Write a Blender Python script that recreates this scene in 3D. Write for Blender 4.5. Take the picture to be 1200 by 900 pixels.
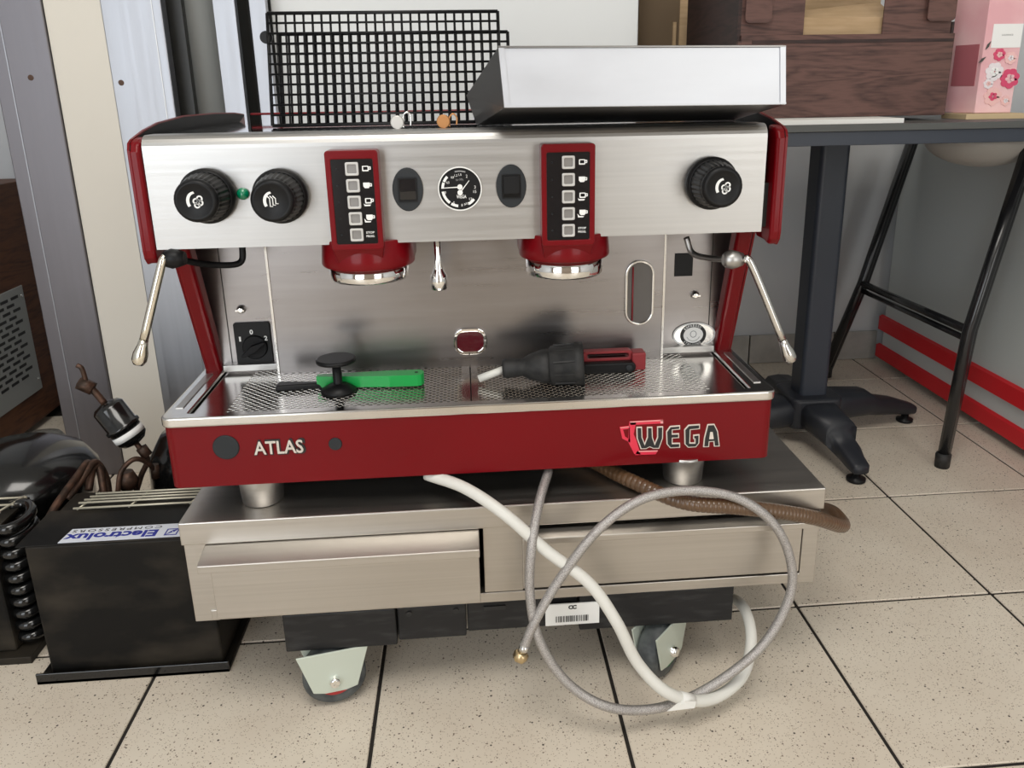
import bpy, bmesh, math, random
from mathutils import Vector, Matrix
random.seed(4)
for o in list(bpy.data.objects): bpy.data.objects.remove(o)
scene = bpy.context.scene
col = scene.collection
PI = math.pi
# ------------------------------------------------------------------ camera
TS = 0.3333                                   # floor tile pitch in metres
F, PITCH, YAW, ROLL = 934.217, 0.2903, -0.077764, -0.0164211
CAM = Vector((-1.55317661, -3.24829328, 2.45401227)) * TS
XC, YC = 620.102, 384.495
cp, sp, cy, sy, cr, sr = math.cos(PITCH), math.sin(PITCH), math.cos(YAW), math.sin(YAW), math.cos(ROLL), math.sin(ROLL)
FWD = Vector((-sy*cp, cy*cp, -sp)); R0 = Vector((cy, sy, 0)); U0 = R0.cross(FWD)
RIGHT = cr*R0 + sr*U0; UP = -sr*R0 + cr*U0
cd = bpy.data.cameras.new('camera'); cam = bpy.data.objects.new('camera', cd); col.objects.link(cam)
cd.sensor_width = 36; cd.lens = F*36/1200; cd.shift_x = (600-XC)/1200; cd.shift_y = (YC-450)/1200; cd.clip_start = 0.02
M = Matrix((RIGHT, UP, -FWD)).transposed().to_4x4(); M.translation = CAM; cam.matrix_world = M
scene.camera = cam
def P(px, py, X=None, Y=None, Z=None):        # where the sight line of a photograph pixel meets a real plane of the room
    d = FWD + RIGHT*((px-XC)/F) - UP*((py-YC)/F)
    if X is not None: k = (X-CAM.x)/d.x
    elif Y is not None: k = (Y-CAM.y)/d.y
    else: k = (Z-CAM.z)/d.z
    return CAM + d*k
# ------------------------------------------------------------------ world, lights, exposure
w = bpy.data.worlds.new('world'); scene.world = w; w.use_nodes = True
w.node_tree.nodes['Background'].inputs[0].default_value = (0.86, 0.92, 1.0, 1); w.node_tree.nodes['Background'].inputs[1].default_value = 1.0
scene.view_settings.view_transform = 'Standard'; scene.view_settings.look = 'None'
scene.view_settings.exposure = 0.08; scene.view_settings.gamma = 1.0; scene.view_settings.use_curve_mapping = False
def area(name, loc, target, sx, sz, power, color):
    l = bpy.data.lights.new(name, 'AREA'); l.shape = 'RECTANGLE'; l.size = sx; l.size_y = sz; l.energy = power; l.color = color
    o = bpy.data.objects.new(name, l); col.objects.link(o); o.location = loc
    o.rotation_euler = (Vector(target)-Vector(loc)).to_track_quat('-Z', 'Y').to_euler(); return o
WINS = [(-2.9, -1.25, 0.12, 2.45), (0.35, 1.75, 0.12, 2.45)]      # openings in the front wall (behind the camera)
area('daylight_left', (-2.07, -3.12, 1.28), (-2.0, 0, 1.0), 1.6, 2.3, 34, (0.93, 0.97, 1.0))
area('daylight_right', (1.05, -3.12, 1.28), (1.0, 0, 1.0), 1.35, 2.3, 22, (1.0, 0.97, 0.9))
area('overhead_fill', (-0.6, -1.3, 2.74), (-0.6, -1.25, 0), 1.2, 1.2, 34, (1.0, 0.96, 0.9))  # unseen fill lamp added overhead to brighten the floor
# ------------------------------------------------------------------ materials
MATS = {}
def mat(name, c, metal=0.0, rough=0.5, coat=0.0, emit=None, trans=0.0, ior=1.45, alpha=1.0):
    m = bpy.data.materials.new(name); m.use_nodes = True; b = m.node_tree.nodes['Principled BSDF']
    b.inputs['Base Color'].default_value = (*c, 1); b.inputs['Metallic'].default_value = metal; b.inputs['Roughness'].default_value = rough
    b.inputs['Coat Weight'].default_value = coat; b.inputs['Coat Roughness'].default_value = 0.08
    b.inputs['Transmission Weight'].default_value = trans; b.inputs['IOR'].default_value = ior; b.inputs['Alpha'].default_value = alpha
    if emit: b.inputs['Emission Color'].default_value = (*emit[:3], 1); b.inputs['Emission Strength'].default_value = emit[3]
    MATS[name] = m; return m
def nd(m, t, **kw):
    n = m.node_tree.nodes.new(t)
    for k, v in kw.items():
        if k in n.inputs: n.inputs[k].default_value = v
        else: setattr(n, k, v)
    return n
def vary(m, c1, c2, scale=(5, 5, 5), nscale=4.0, lo=0.35, hi=0.65, detail=5, bump=0.0, rough=None, stops=None):
    """object-space noise mixing two colours of the stuff itself"""
    nt = m.node_tree; b = nt.nodes['Principled BSDF']
    tc = nd(m, 'ShaderNodeTexCoord'); mp = nd(m, 'ShaderNodeMapping'); mp.inputs['Scale'].default_value = scale
    nt.links.new(tc.outputs['Object'], mp.inputs['Vector'])
    n = nd(m, 'ShaderNodeTexNoise'); n.inputs['Scale'].default_value = nscale; n.inputs['Detail'].default_value = detail
    nt.links.new(mp.outputs[0], n.inputs['Vector'])
    r = nd(m, 'ShaderNodeValToRGB'); r.color_ramp.elements[0].position = lo; r.color_ramp.elements[1].position = hi
    r.color_ramp.elements[0].color = (*c1, 1); r.color_ramp.elements[1].color = (*c2, 1)
    nt.links.new(n.outputs['Fac'], r.inputs[0]); nt.links.new(r.outputs[0], b.inputs['Base Color'])
    if rough:
        mr = nd(m, 'ShaderNodeMapRange'); mr.inputs['To Min'].default_value = rough[0]; mr.inputs['To Max'].default_value = rough[1]
        nt.links.new(n.outputs['Fac'], mr.inputs['Value']); nt.links.new(mr.outputs[0], b.inputs['Roughness'])
    if bump:
        bp = nd(m, 'ShaderNodeBump'); bp.inputs['Strength'].default_value = bump; bp.inputs['Distance'].default_value = 0.002
        nt.links.new(n.outputs['Fac'], bp.inputs['Height']); nt.links.new(bp.outputs[0], b.inputs['Normal'])
    return m
def steel(name, c=(0.62, 0.61, 0.6), rough=0.3, grain=(1.5, 60, 160), bump=0.04, aniso=0.5):
    m = mat(name, c, 1.0, rough)
    k = tuple(x*0.93 for x in c)
    vary(m, k, tuple(min(1, x*1.03) for x in c), grain, 3.0, 0.3, 0.7, 6, bump, (rough*0.8, rough*1.3))
    return m
steel('brushed_steel', (0.50, 0.49, 0.475), 0.36, (1.2, 50, 90), 0.02)
steel('splash_steel', (0.34, 0.32, 0.315), 0.28, (2.0, 30, 30), 0.006)
steel('cabinet_steel', (0.56, 0.53, 0.49), 0.36, (1.0, 40, 90), 0.015)
steel('tray_steel', (0.7, 0.68, 0.65), 0.17, (6, 6, 6), 0.02)
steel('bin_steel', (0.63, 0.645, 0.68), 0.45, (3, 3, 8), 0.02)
steel('post_steel', (0.42, 0.43, 0.46), 0.42, (30, 30, 1.2), 0.03)
steel('post_steel_dark', (0.22, 0.21, 0.225), 0.42, (20, 20, 1.5), 0.03)
mat('chrome', (0.9, 0.89, 0.87), 1, 0.06)
mat('wand_steel', (0.8, 0.76, 0.66), 1, 0.16)
mat('mirror_top', (0.72, 0.73, 0.76), 1, 0.05)
mat('red_paint', (0.30, 0.003, 0.008), 0, 0.32, 0.15); MATS['red_paint'].node_tree.nodes['Principled BSDF'].inputs['Specular IOR Level'].default_value = 0.22
vary(MATS['red_paint'], (0.150, 0.0007, 0.0035), (0.172, 0.0009, 0.0045), (1, 1, 1), 3.0)
mat('red_dark', (0.20, 0.004, 0.012), 0, 0.32, 0.4)
mat('black_plastic', (0.007, 0.007, 0.0075), 0, 0.42); mat('black_matte', (0.008, 0.008, 0.009), 0, 0.6); [MATS[k].node_tree.nodes['Principled BSDF'].inputs['Specular IOR Level'].__setattr__('default_value', 0.3) for k in ('black_plastic', 'black_matte')]
mat('black_gloss', (0.006, 0.006, 0.008), 0, 0.12, 0.5)
mat('grey_plastic', (0.016, 0.019, 0.022), 0, 0.6)
mat('black_rubber', (0.016, 0.016, 0.017), 0, 0.6); vary(MATS['black_rubber'], (0.012, 0.012, 0.012), (0.028, 0.027, 0.026), (40, 40, 40), 2.0)
mat('button_clear', (0.60, 0.59, 0.57), 0.2, 0.25, 0.3)
mat('button_shade', (0.30, 0.29, 0.28), 0.4, 0.25, 0.5)  # shading inside the clear buttons, put into the colour as grey
mat('white_print', (0.85, 0.85, 0.83), 0, 0.5)
mat('grey_print', (0.28, 0.28, 0.28), 0, 0.5)
mat('silver_letter', (0.75, 0.73, 0.7), 1, 0.2)
mat('logo_pink', (0.75, 0.03, 0.07), 0, 0.35, 0.3)
mat('logo_pink_edge', (0.85, 0.33, 0.33), 0, 0.35, 0.3)
mat('logo_cream', (0.78, 0.70, 0.62), 0, 0.4)
mat('green_lens', (0.0, 0.22, 0.10), 0, 0.1, 0.8)
mat('green_plastic', (0.01, 0.36, 0.07), 0, 0.32, 0.3)
mat('red_plastic', (0.26, 0.025, 0.03), 0, 0.45)
mat('glass_dark', (0.10, 0.09, 0.085), 0.0, 0.08, 0.6)
mat('glass_red', (0.10, 0.005, 0.012), 0, 0.15, 0.6)
mat('white_paint', (0.78, 0.79, 0.78), 0, 0.45)
mat('white_glossy', (0.76, 0.77, 0.79), 0, 0.3)
mat('wall_paint', (0.66, 0.67, 0.68), 0, 0.7); vary(MATS['wall_paint'], (0.52, 0.54, 0.57), (0.60, 0.605, 0.61), (1, 1, 1), 2.5, bump=0.05)
mat('front_wall_paint', (0.36, 0.30, 0.25), 0, 0.8)
mat('ceiling_paint', (0.8, 0.8, 0.78), 0, 0.8)
mat('cream_panel', (0.72, 0.68, 0.60), 0, 0.5)
mat('grey_panel', (0.30, 0.31, 0.30), 0, 0.5)
mat('dark_panel', (0.02, 0.02, 0.018), 0, 0.4)
mat('table_black', (0.018, 0.020, 0.026), 0, 0.42); mat('table_edge', (0.075, 0.078, 0.075), 0, 0.45)
mat('table_apron', (0.030, 0.037, 0.052), 0, 0.4)
mat('tube_black', (0.012, 0.012, 0.013), 0, 0.25, 0.3)
mat('stripe_red', (0.62, 0.012, 0.02), 0, 0.4)
mat('counter_white', (0.52, 0.55, 0.54), 0, 0.4)
mat('seat_white', (0.42, 0.40, 0.37), 0, 0.4)
mat('paper', (0.8, 0.79, 0.75), 0, 0.7)
mat('paper_label', (0.72, 0.75, 0.82), 0, 0.5)
mat('blue_ink', (0.02, 0.03, 0.30), 0, 0.5)
mat('black_ink', (0.02, 0.02, 0.02), 0, 0.5)
mat('grout', (0.022, 0.018, 0.015), 0, 0.9)
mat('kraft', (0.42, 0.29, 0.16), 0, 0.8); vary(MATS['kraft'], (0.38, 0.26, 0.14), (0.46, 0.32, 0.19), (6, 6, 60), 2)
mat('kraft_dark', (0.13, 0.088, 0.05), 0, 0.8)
mat('wood_slat', (0.62, 0.47, 0.28), 0, 0.7)
mat('pink_print', (0.80, 0.42, 0.44), 0, 0.45); vary(MATS['pink_print'], (0.75, 0.40, 0.43), (0.86, 0.58, 0.58), (4, 4, 4), 2)
mat('pink_dark', (0.42, 0.13, 0.15), 0, 0.45)
mat('pink_rose', (0.66, 0.07, 0.16), 0, 0.5); mat('pink_pale', (0.84, 0.52, 0.50), 0, 0.5); mat('petal_white', (0.80, 0.74, 0.76), 0, 0.5)
mat('leaf_print', (0.07, 0.07, 0.06), 0, 0.5)
mat('unit_black', (0.010, 0.009, 0.008), 0, 0.5); MATS['unit_black'].node_tree.nodes['Principled BSDF'].inputs['Specular IOR Level'].default_value = 0.25; vary(MATS['unit_black'], (0.004, 0.0036, 0.0032), (0.050, 0.041, 0.030), (3, 3, 6), 2.6, 0.45, 0.85, 9)
mat('unit_gloss', (0.006, 0.006, 0.006), 0, 0.18, 0.4)
mat('wire_cream', (0.62, 0.58, 0.46), 0.4, 0.4)
mat('copper', (0.22, 0.11, 0.07), 0.6, 0.5); vary(MATS['copper'], (0.045, 0.030, 0.022), (0.14, 0.075, 0.05), (30, 30, 30), 2)
mat('brass', (0.62, 0.48, 0.28), 1, 0.3)
mat('trolley_black', (0.028, 0.028, 0.030), 0, 0.5); vary(MATS['trolley_black'], (0.009, 0.009, 0.010), (0.04, 0.04, 0.04), (8, 40, 40), 3, 0.5, 0.9, 8)
mat('fork_zinc', (0.62, 0.68, 0.60), 0.35, 0.45)
mat('wheel_rubber', (0.055, 0.06, 0.065), 0, 0.5); vary(MATS['wheel_rubber'], (0.035, 0.04, 0.045), (0.10, 0.11, 0.11), (14, 14, 14), 3)
mat('wheel_green', (0.02, 0.20, 0.07), 0, 0.5); mat('wheel_red', (0.40, 0.03, 0.03), 0, 0.5)
mat('hose_white', (0.70, 0.69, 0.64), 0, 0.45)
mat('hose_brown', (0.11, 0.06, 0.030), 0, 0.3, 0.4); 
mat('plastic_clear', (0.5, 0.5, 0.48), 0, 0.1, 0, None, 0.75)
mat('padlock_silver', (0.8, 0.78, 0.74), 0.8, 0.3); mat('padlock_brass', (0.62, 0.30, 0.12), 0.6, 0.35)
def wood(name, c1, c2, scale, nscale=2.5, band=6.0):
    m = mat(name, c1, 0, 0.6); nt = m.node_tree; b = nt.nodes['Principled BSDF']
    tc = nd(m, 'ShaderNodeTexCoord'); mp = nd(m, 'ShaderNodeMapping'); mp.inputs['Scale'].default_value = scale
    nt.links.new(tc.outputs['Object'], mp.inputs['Vector'])
    n = nd(m, 'ShaderNodeTexNoise'); n.inputs['Scale'].default_value = nscale; n.inputs['Detail'].default_value = 3; n.inputs['Distortion'].default_value = 0.6
    nt.links.new(mp.outputs[0], n.inputs['Vector'])
    mu = nd(m, 'ShaderNodeMath', operation='MULTIPLY'); mu.inputs[1].default_value = band; nt.links.new(n.outputs['Fac'], mu.inputs[0])
    fr = nd(m, 'ShaderNodeMath', operation='PINGPONG'); fr.inputs[1].default_value = 0.5; nt.links.new(mu.outputs[0], fr.inputs[0])
    n2 = nd(m, 'ShaderNodeTexNoise'); n2.inputs['Scale'].default_value = 14; n2.inputs['Detail'].default_value = 5
    nt.links.new(mp.outputs[0], n2.inputs['Vector'])
    ad = nd(m, 'ShaderNodeMath', operation='ADD'); nt.links.new(fr.outputs[0], ad.inputs[0]); nt.links.new(n2.outputs['Fac'], ad.inputs[1])
    r = nd(m, 'ShaderNodeValToRGB'); r.color_ramp.elements[0].position = 0.35; r.color_ramp.elements[1].position = 0.95
    r.color_ramp.elements[0].color = (*c2, 1); r.color_ramp.elements[1].color = (*c1, 1)
    nt.links.new(ad.outputs[0], r.inputs[0]); nt.links.new(r.outputs[0], b.inputs['Base Color']); return m
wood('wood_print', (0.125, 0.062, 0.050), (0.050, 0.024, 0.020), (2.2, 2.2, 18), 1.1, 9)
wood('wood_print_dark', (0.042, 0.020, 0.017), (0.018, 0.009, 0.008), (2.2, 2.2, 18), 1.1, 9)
wood('wood_brown', (0.12, 0.045, 0.018), (0.055, 0.02, 0.010), (2, 2, 14), 1.4, 6)
# terrazzo-like speckled tile
m = mat('tile', (0.66, 0.58, 0.47), 0, 0.42); nt = m.node_tree; b = nt.nodes['Principled BSDF']
geo = nd(m, 'ShaderNodeNewGeometry')
n1 = nd(m, 'ShaderNodeTexNoise'); n1.inputs['Scale'].default_value = 5; n1.inputs['Detail'].default_value = 4
nt.links.new(geo.outputs['Position'], n1.inputs['Vector'])
r1 = nd(m, 'ShaderNodeValToRGB'); r1.color_ramp.elements[0].position = 0.3; r1.color_ramp.elements[1].position = 0.7
r1.color_ramp.elements[0].color = (0.66, 0.575, 0.47, 1); r1.color_ramp.elements[1].color = (0.75, 0.675, 0.565, 1)
nt.links.new(n1.outputs['Fac'], r1.inputs[0])
prev = r1.outputs[0]
for sc, th, wd, c, mn in ((165, 0.16, 0.05, (0.16, 0.11, 0.08), 0.56), (420, 0.22, 0.08, (0.30, 0.22, 0.16), 0.52), (75, 0.10, 0.03, (0.06, 0.045, 0.035), 0.60)):
    v = nd(m, 'ShaderNodeTexVoronoi'); v.inputs['Scale'].default_value = sc; nt.links.new(geo.outputs['Position'], v.inputs['Vector'])
    mr = nd(m, 'ShaderNodeMapRange'); mr.inputs['From Min'].default_value = th; mr.inputs['From Max'].default_value = th+wd
    mr.inputs['To Min'].default_value = 1; mr.inputs['To Max'].default_value = 0; nt.links.new(v.outputs['Distance'], mr.inputs['Value'])
    sep = nd(m, 'ShaderNodeSeparateColor'); nt.links.new(v.outputs['Color'], sep.inputs[0])
    gt = nd(m, 'ShaderNodeMath', operation='GREATER_THAN'); gt.inputs[1].default_value = mn; nt.links.new(sep.outputs[0], gt.inputs[0])
    ml = nd(m, 'ShaderNodeMath', operation='MULTIPLY'); nt.links.new(mr.outputs[0], ml.inputs[0]); nt.links.new(gt.outputs[0], ml.inputs[1])
    mx = nd(m, 'ShaderNodeMix', data_type='RGBA'); nt.links.new(ml.outputs[0], mx.inputs['Factor'])
    nt.links.new(prev, mx.inputs[6]); mx.inputs[7].default_value = (*c, 1); prev = mx.outputs[2]
nt.links.new(prev, b.inputs['Base Color'])
# braided steel sleeve
m = mat('braid', (0.7, 0.68, 0.66), 0.6, 0.35); nt = m.node_tree; b = nt.nodes['Principled BSDF']
geo = nd(m, 'ShaderNodeNewGeometry'); v = nd(m, 'ShaderNodeTexVoronoi'); v.inputs['Scale'].default_value = 1100
nt.links.new(geo.outputs['Position'], v.inputs['Vector'])
r1 = nd(m, 'ShaderNodeValToRGB'); r1.color_ramp.elements[0].color = (0.78, 0.75, 0.72, 1); r1.color_ramp.elements[1].color = (0.30, 0.28, 0.27, 1); r1.color_ramp.elements[1].position = 0.7
nt.links.new(v.outputs['Distance'], r1.inputs[0]); nt.links.new(r1.outputs[0], b.inputs['Base Color'])
bp = nd(m, 'ShaderNodeBump'); bp.inputs['Strength'].default_value = 0.5; bp.inputs['Distance'].default_value = 0.001; nt.links.new(v.outputs['Distance'], bp.inputs['Height']); nt.links.new(bp.outputs[0], b.inputs['Normal'])
# ------------------------------------------------------------------ mesh building
class MB:
    def __init__(s): s.v = []; s.f = []; s.sm = []
    def add(s, vs, fs, smooth=False):
        n = len(s.v); s.v += [Vector(v) for v in vs]; s.f += [tuple(i+n for i in f) for f in fs]; s.sm += [smooth]*len(fs); return s
    def box(s, x0, x1, y0, y1, z0, z1):
        return s.add([(x, y, z) for z in (z0, z1) for y in (y0, y1) for x in (x0, x1)],
                     [(0, 2, 3, 1), (4, 5, 7, 6), (0, 1, 5, 4), (2, 6, 7, 3), (0, 4, 6, 2), (1, 3, 7, 5)])
    def hexa(s, a, b_):       # two quads a,b (4 points each, same winding) joined
        return s.add(list(a)+list(b_), [(3, 2, 1, 0), (4, 5, 6, 7)]+[(i, (i+1) % 4, (i+1) % 4+4, i+4) for i in range(4)])
    def prism(s, pts, d, hole=None):   # planar polygon swept by d (fan caps only for convex / ear handled by ngon)
        n = len(pts); d = Vector(d); vs = [Vector(p) for p in pts]+[Vector(p)+d for p in pts]
        return s.add(vs, [tuple(range(n-1, -1, -1)), tuple(range(n, 2*n))]+[(i, (i+1) % n, (i+1) % n+n, i+n) for i in range(n)])
    def ring(s, outer, inner, d):      # annular prism
        n = len(outer); d = Vector(d); o0 = [Vector(p) for p in outer]; i0 = [Vector(p) for p in inner]
        vs = o0+i0+[p+d for p in o0]+[p+d for p in i0]; fs = []
        for i in range(n):
            j = (i+1) % n
            fs += [(i, i+n, j+n, j), (i+2*n, j+2*n, j+3*n, i+3*n), (i, j, j+2*n, i+2*n), (i+n, i+3*n, j+3*n, j+n)]
        return s.add(vs, fs)
    def lathe(s, c, axis, prof, seg=24, smooth=True):  # prof: (distance along axis, radius)
        c = Vector(c); a = Vector(axis).normalized(); u = a.orthogonal().normalized(); w_ = a.cross(u); vs = []; fs = []
        for t, r in prof:
            for k in range(seg):
                q = 2*PI*k/seg; vs.append(c+a*t+u*(r*math.cos(q))+w_*(r*math.sin(q)))
        for j in range(len(prof)-1):
            for k in range(seg): fs.append((j*seg+k, j*seg+(k+1) % seg, (j+1)*seg+(k+1) % seg, (j+1)*seg+k))
        s.add(vs, fs, smooth); n = len(s.v)-len(vs)
        s.f.append(tuple(n+k for k in range(seg-1, -1, -1))); s.f.append(tuple(n+(len(prof)-1)*seg+k for k in range(seg))); s.sm += [False, False]
        return s
    def cyl(s, a, b_, r, r2=None, seg=20):
        a = Vector(a); b_ = Vector(b_); L = (b_-a).length; return s.lathe(a, b_-a, [(0, r), (L, r if r2 is None else r2)], seg)
    def tube(s, pts, r, seg=10, rfun=None):
        pts = [Vector(p) for p in pts]; n = len(pts); vs = []; fs = []; u = None
        for i, p in enumerate(pts):
            t = (pts[min(i+1, n-1)]-pts[max(i-1, 0)]).normalized()
            u = t.orthogonal().normalized() if u is None else (u-t*u.dot(t)).normalized()
            w_ = t.cross(u); rr = rfun(i) if rfun else r
            for k in range(seg):
                q = 2*PI*k/seg; vs.append(p+u*(rr*math.cos(q))+w_*(rr*math.sin(q)))
        for j in range(n-1):
            for k in range(seg): fs.append((j*seg+k, j*seg+(k+1) % seg, (j+1)*seg+(k+1) % seg, (j+1)*seg+k))
        s.add(vs, fs, True); m0 = len(s.v)-len(vs)
        s.f.append(tuple(m0+k for k in range(seg-1, -1, -1))); s.f.append(tuple(m0+(n-1)*seg+k for k in range(seg))); s.sm += [False, False]; return s
    def build(s, name, m, parent=None, bevel=0.0, seg=2, solid=0.0):
        lo = Vector((min(v.x for v in s.v), min(v.y for v in s.v), min(v.z for v in s.v)))
        hi = Vector((max(v.x for v in s.v), max(v.y for v in s.v), max(v.z for v in s.v)))
        o0 = Vector(((lo.x+hi.x)/2, (lo.y+hi.y)/2, lo.z)) if not isinstance(parent, Vector) else parent
        me = bpy.data.meshes.new(name); me.from_pydata([v-o0 for v in s.v], [], s.f)
        for i, p in enumerate(me.polygons): p.use_smooth = s.sm[i]
        bm = bmesh.new(); bm.from_mesh(me); bmesh.ops.recalc_face_normals(bm, faces=bm.faces); bm.to_mesh(me); bm.free()
        me.materials.append(MATS[m] if isinstance(m, str) else m)
        o = bpy.data.objects.new(name, me); col.objects.link(o); o['wo'] = list(o0)
        if parent is not None: o.parent = parent; o.location = o0-Vector(parent['wo'])
        else: o.location = o0
        if solid:
            md = o.modifiers.new('solid', 'SOLIDIFY'); md.thickness = solid; md.offset = 0
        if bevel:
            md = o.modifiers.new('bevel', 'BEVEL'); md.width = bevel; md.segments = seg; md.limit_method = 'ANGLE'; md.angle_limit = 0.7
        return o
def B(x0, x1, y0, y1, z0, z1): return MB().box(x0, x1, y0, y1, z0, z1)
def tag(o, label=None, cat=None, group=None, kind=None):
    if label: o['label'] = label
    if cat: o['category'] = cat
    if group: o['group'] = group
    if kind: o['kind'] = kind
    return o
def thing(name, loc, label, cat, group=None):
    o = bpy.data.objects.new(name, None); col.objects.link(o); o.location = loc; o['wo'] = list(loc); o.empty_display_size = 0.05
    return tag(o, label, cat, group)
def clone(o, d, parent=None):            # copy of a part (and its sub-parts) moved by d
    c = o.copy(); col.objects.link(c)
    if parent is not None: c.parent = parent
    c.location = o.location+Vector(d); c['wo'] = [a+b_ for a, b_ in zip(o['wo'], d)]
    for ch in list(o.children):
        g = ch.copy(); col.objects.link(g); g.parent = c
    return c
def ell(c, rx, rz, n=32, y=None):        # ellipse in an XZ plane
    c = Vector(c); return [(c.x+rx*math.cos(2*PI*k/n), c.y if y is None else y, c.z+rz*math.sin(2*PI*k/n)) for k in range(n)]
def rrect(x0, x1, z0, z1, r, y, n=6):    # rounded rectangle in an XZ plane
    out = []
    for cx, cz, a in ((x1-r, z1-r, 0), (x0+r, z1-r, 90), (x0+r, z0+r, 180), (x1-r, z0+r, 270)):
        for k in range(n+1):
            q = math.radians(a+90*k/n); out.append((cx+r*math.cos(q), y, cz+r*math.sin(q)))
    return out
def smooth_path(pts, n=10):              # Catmull-Rom
    pts = [Vector(p) for p in pts]; q = [pts[0]*2-pts[1]]+pts+[pts[-1]*2-pts[-2]]; out = []
    for i in range(1, len(q)-2):
        for k in range(n):
            t = k/n; a, b_, c, d = q[i-1], q[i], q[i+1], q[i+2]
            out.append(0.5*((2*b_)+(c-a)*t+(2*a-5*b_+4*c-d)*t*t+(3*b_-3*c+d-a)*t**3))
    out.append(pts[-1]); return out
def text(name, s, m, parent, c, right, up, width, height=None, depth=0.0006, off=0.0, shear=0.0, spacing=1.0):
    """lettering as real thin geometry; c = centre of the word, right/up = reading directions"""
    cu = bpy.data.curves.new('t', 'FONT'); cu.body = s; cu.size = 1; cu.offset = off; cu.extrude = 0.5; cu.shear = shear; cu.resolution_u = 3; cu.space_character = spacing
    t = bpy.data.objects.new('t', cu); col.objects.link(t); dg = bpy.context.evaluated_depsgraph_get()
    me = bpy.data.meshes.new_from_object(t.evaluated_get(dg)); bpy.data.objects.remove(t)
    xs = [v.co.x for v in me.vertices]; ys = [v.co.y for v in me.vertices]
    k = width/(max(xs)-min(xs)); kh = k if height is None else height/(max(ys)-min(ys)); mx, my = (max(xs)+min(xs))/2, (max(ys)+min(ys))/2
    r = Vector(right).normalized(); u = Vector(up).normalized(); n = r.cross(u); c = Vector(c)
    for v in me.vertices: v.co = r*((v.co.x-mx)*k)+u*((v.co.y-my)*kh)+n*((v.co.z+0.5)*depth)
    me.name = name; me.materials.clear(); me.materials.append(MATS[m])
    o = bpy.data.objects.new(name, me); col.objects.link(o); o['wo'] = list(c); o.parent = parent; o.location = c-Vector(parent['wo']); return o
XR, ZU, YB = (1, 0, 0), (0, 0, 1), (0, 1, 0)
def structure(o): o['kind'] = 'structure'; return o

# ================================================================== the room
floor = structure(B(-3.4, 2.2, -3.2, 1.9, -0.06, -0.0025).build('floor', 'grout'))
g = 0.0027
tile_src = None
for i in range(-7, 5):
    for j in range(-3, 4):
        if j == 3 and (i+1)*TS < 0: continue
        o0 = Vector(((i+0.5)*TS, (j+0.5)*TS, -0.012))
        if tile_src is None:
            bm = MB().box(-TS/2+g, TS/2-g, -TS/2+g, TS/2-g, 0, 0.012); bm.v = [v+o0 for v in bm.v]
            tile_src = bm.build('tile', 'tile', floor, 0.0012, 1)
        else:
            c = tile_src.copy(); col.objects.link(c); c.location = o0-Vector(floor['wo'])
for (x0, x1, y0, y1) in ((-3.4, 5*TS, -3.2, -3*TS), (5*TS, 2.2, -3.2, 1.9), (-3.4, -7*TS, -3*TS, 1.9)):
    tag(B(x0, x1, y0, y1, -0.002, 0.0).build('tile_field', 'tile', floor), kind='stuff')
WY = 1.185
structure(B(-3.4, 2.2, WY, WY+0.12, -0.01, 2.8).build('wall_back', 'wall_paint'))
structure(B(2.2, 2.3, -3.2, 1.9, 0, 2.8).build('wall_right', 'wall_paint'))
structure(B(-3.5, -3.4, -3.2, 1.9, 0, 2.8).build('wall_left', 'wall_paint'))
structure(B(-3.4, 2.2, -3.2, 1.9, 2.8, 2.9).build('ceiling', 'ceiling_paint'))
wf = MB()
for (x0, x1, z0, z1) in ((-3.4, -2.9, 0, 2.8), (-2.9, -1.25, 0, .12), (-2.9, -1.25, 2.45, 2.8), (-1.25, .35, 0, 2.8), (.35, 1.75, 0, .12), (.35, 1.75, 2.45, 2.8), (1.75, 2.2, 0, 2.8)):
    wf.box(x0, x1, -3.3, -3.2, z0, z1)
structure(wf.build('wall_front', 'front_wall_paint'))
for k, (x0, x1, z0, z1) in enumerate(WINS):
    wn = structure(MB().ring([(x0, -3.28, z0), (x1, -3.28, z0), (x1, -3.28, z1), (x0, -3.28, z1)], [(x0+.05, -3.28, z0+.05), (x1-.05, -3.28, z0+.05), (x1-.05, -3.28, z1-.05), (x0+.05, -3.28, z1-.05)], (0, .06, 0)).build('window_%d' % (k+1), 'white_paint'))
    B((x0+x1)/2-.02, (x0+x1)/2+.02, -3.27, -3.23, z0+.05, z1-.05).build('mullion', 'white_paint', wn)
# skirting tiles of the back wall
sk = structure(B(-0.4, 0.735, WY-0.006, WY, 0.0, 0.088).build('baseboard_back', 'grout'))
tile2 = mat('skirting', (0.42, 0.40, 0.37), 0, 0.4); vary(tile2, (0.36, 0.345, 0.32), (0.46, 0.44, 0.41), (9, 9, 9), 2)
xs = [-0.33, 0.0, 0.333, 0.60]; xw = [0.331, 0.331, 0.264, 0.135]
for x, wd in zip(xs, xw): B(x+.0015, x+wd-.0005, WY-0.012, WY-0.005, 0.001, 0.09).build('skirting_tile', 'skirting', sk, 0.001, 1)

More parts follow.
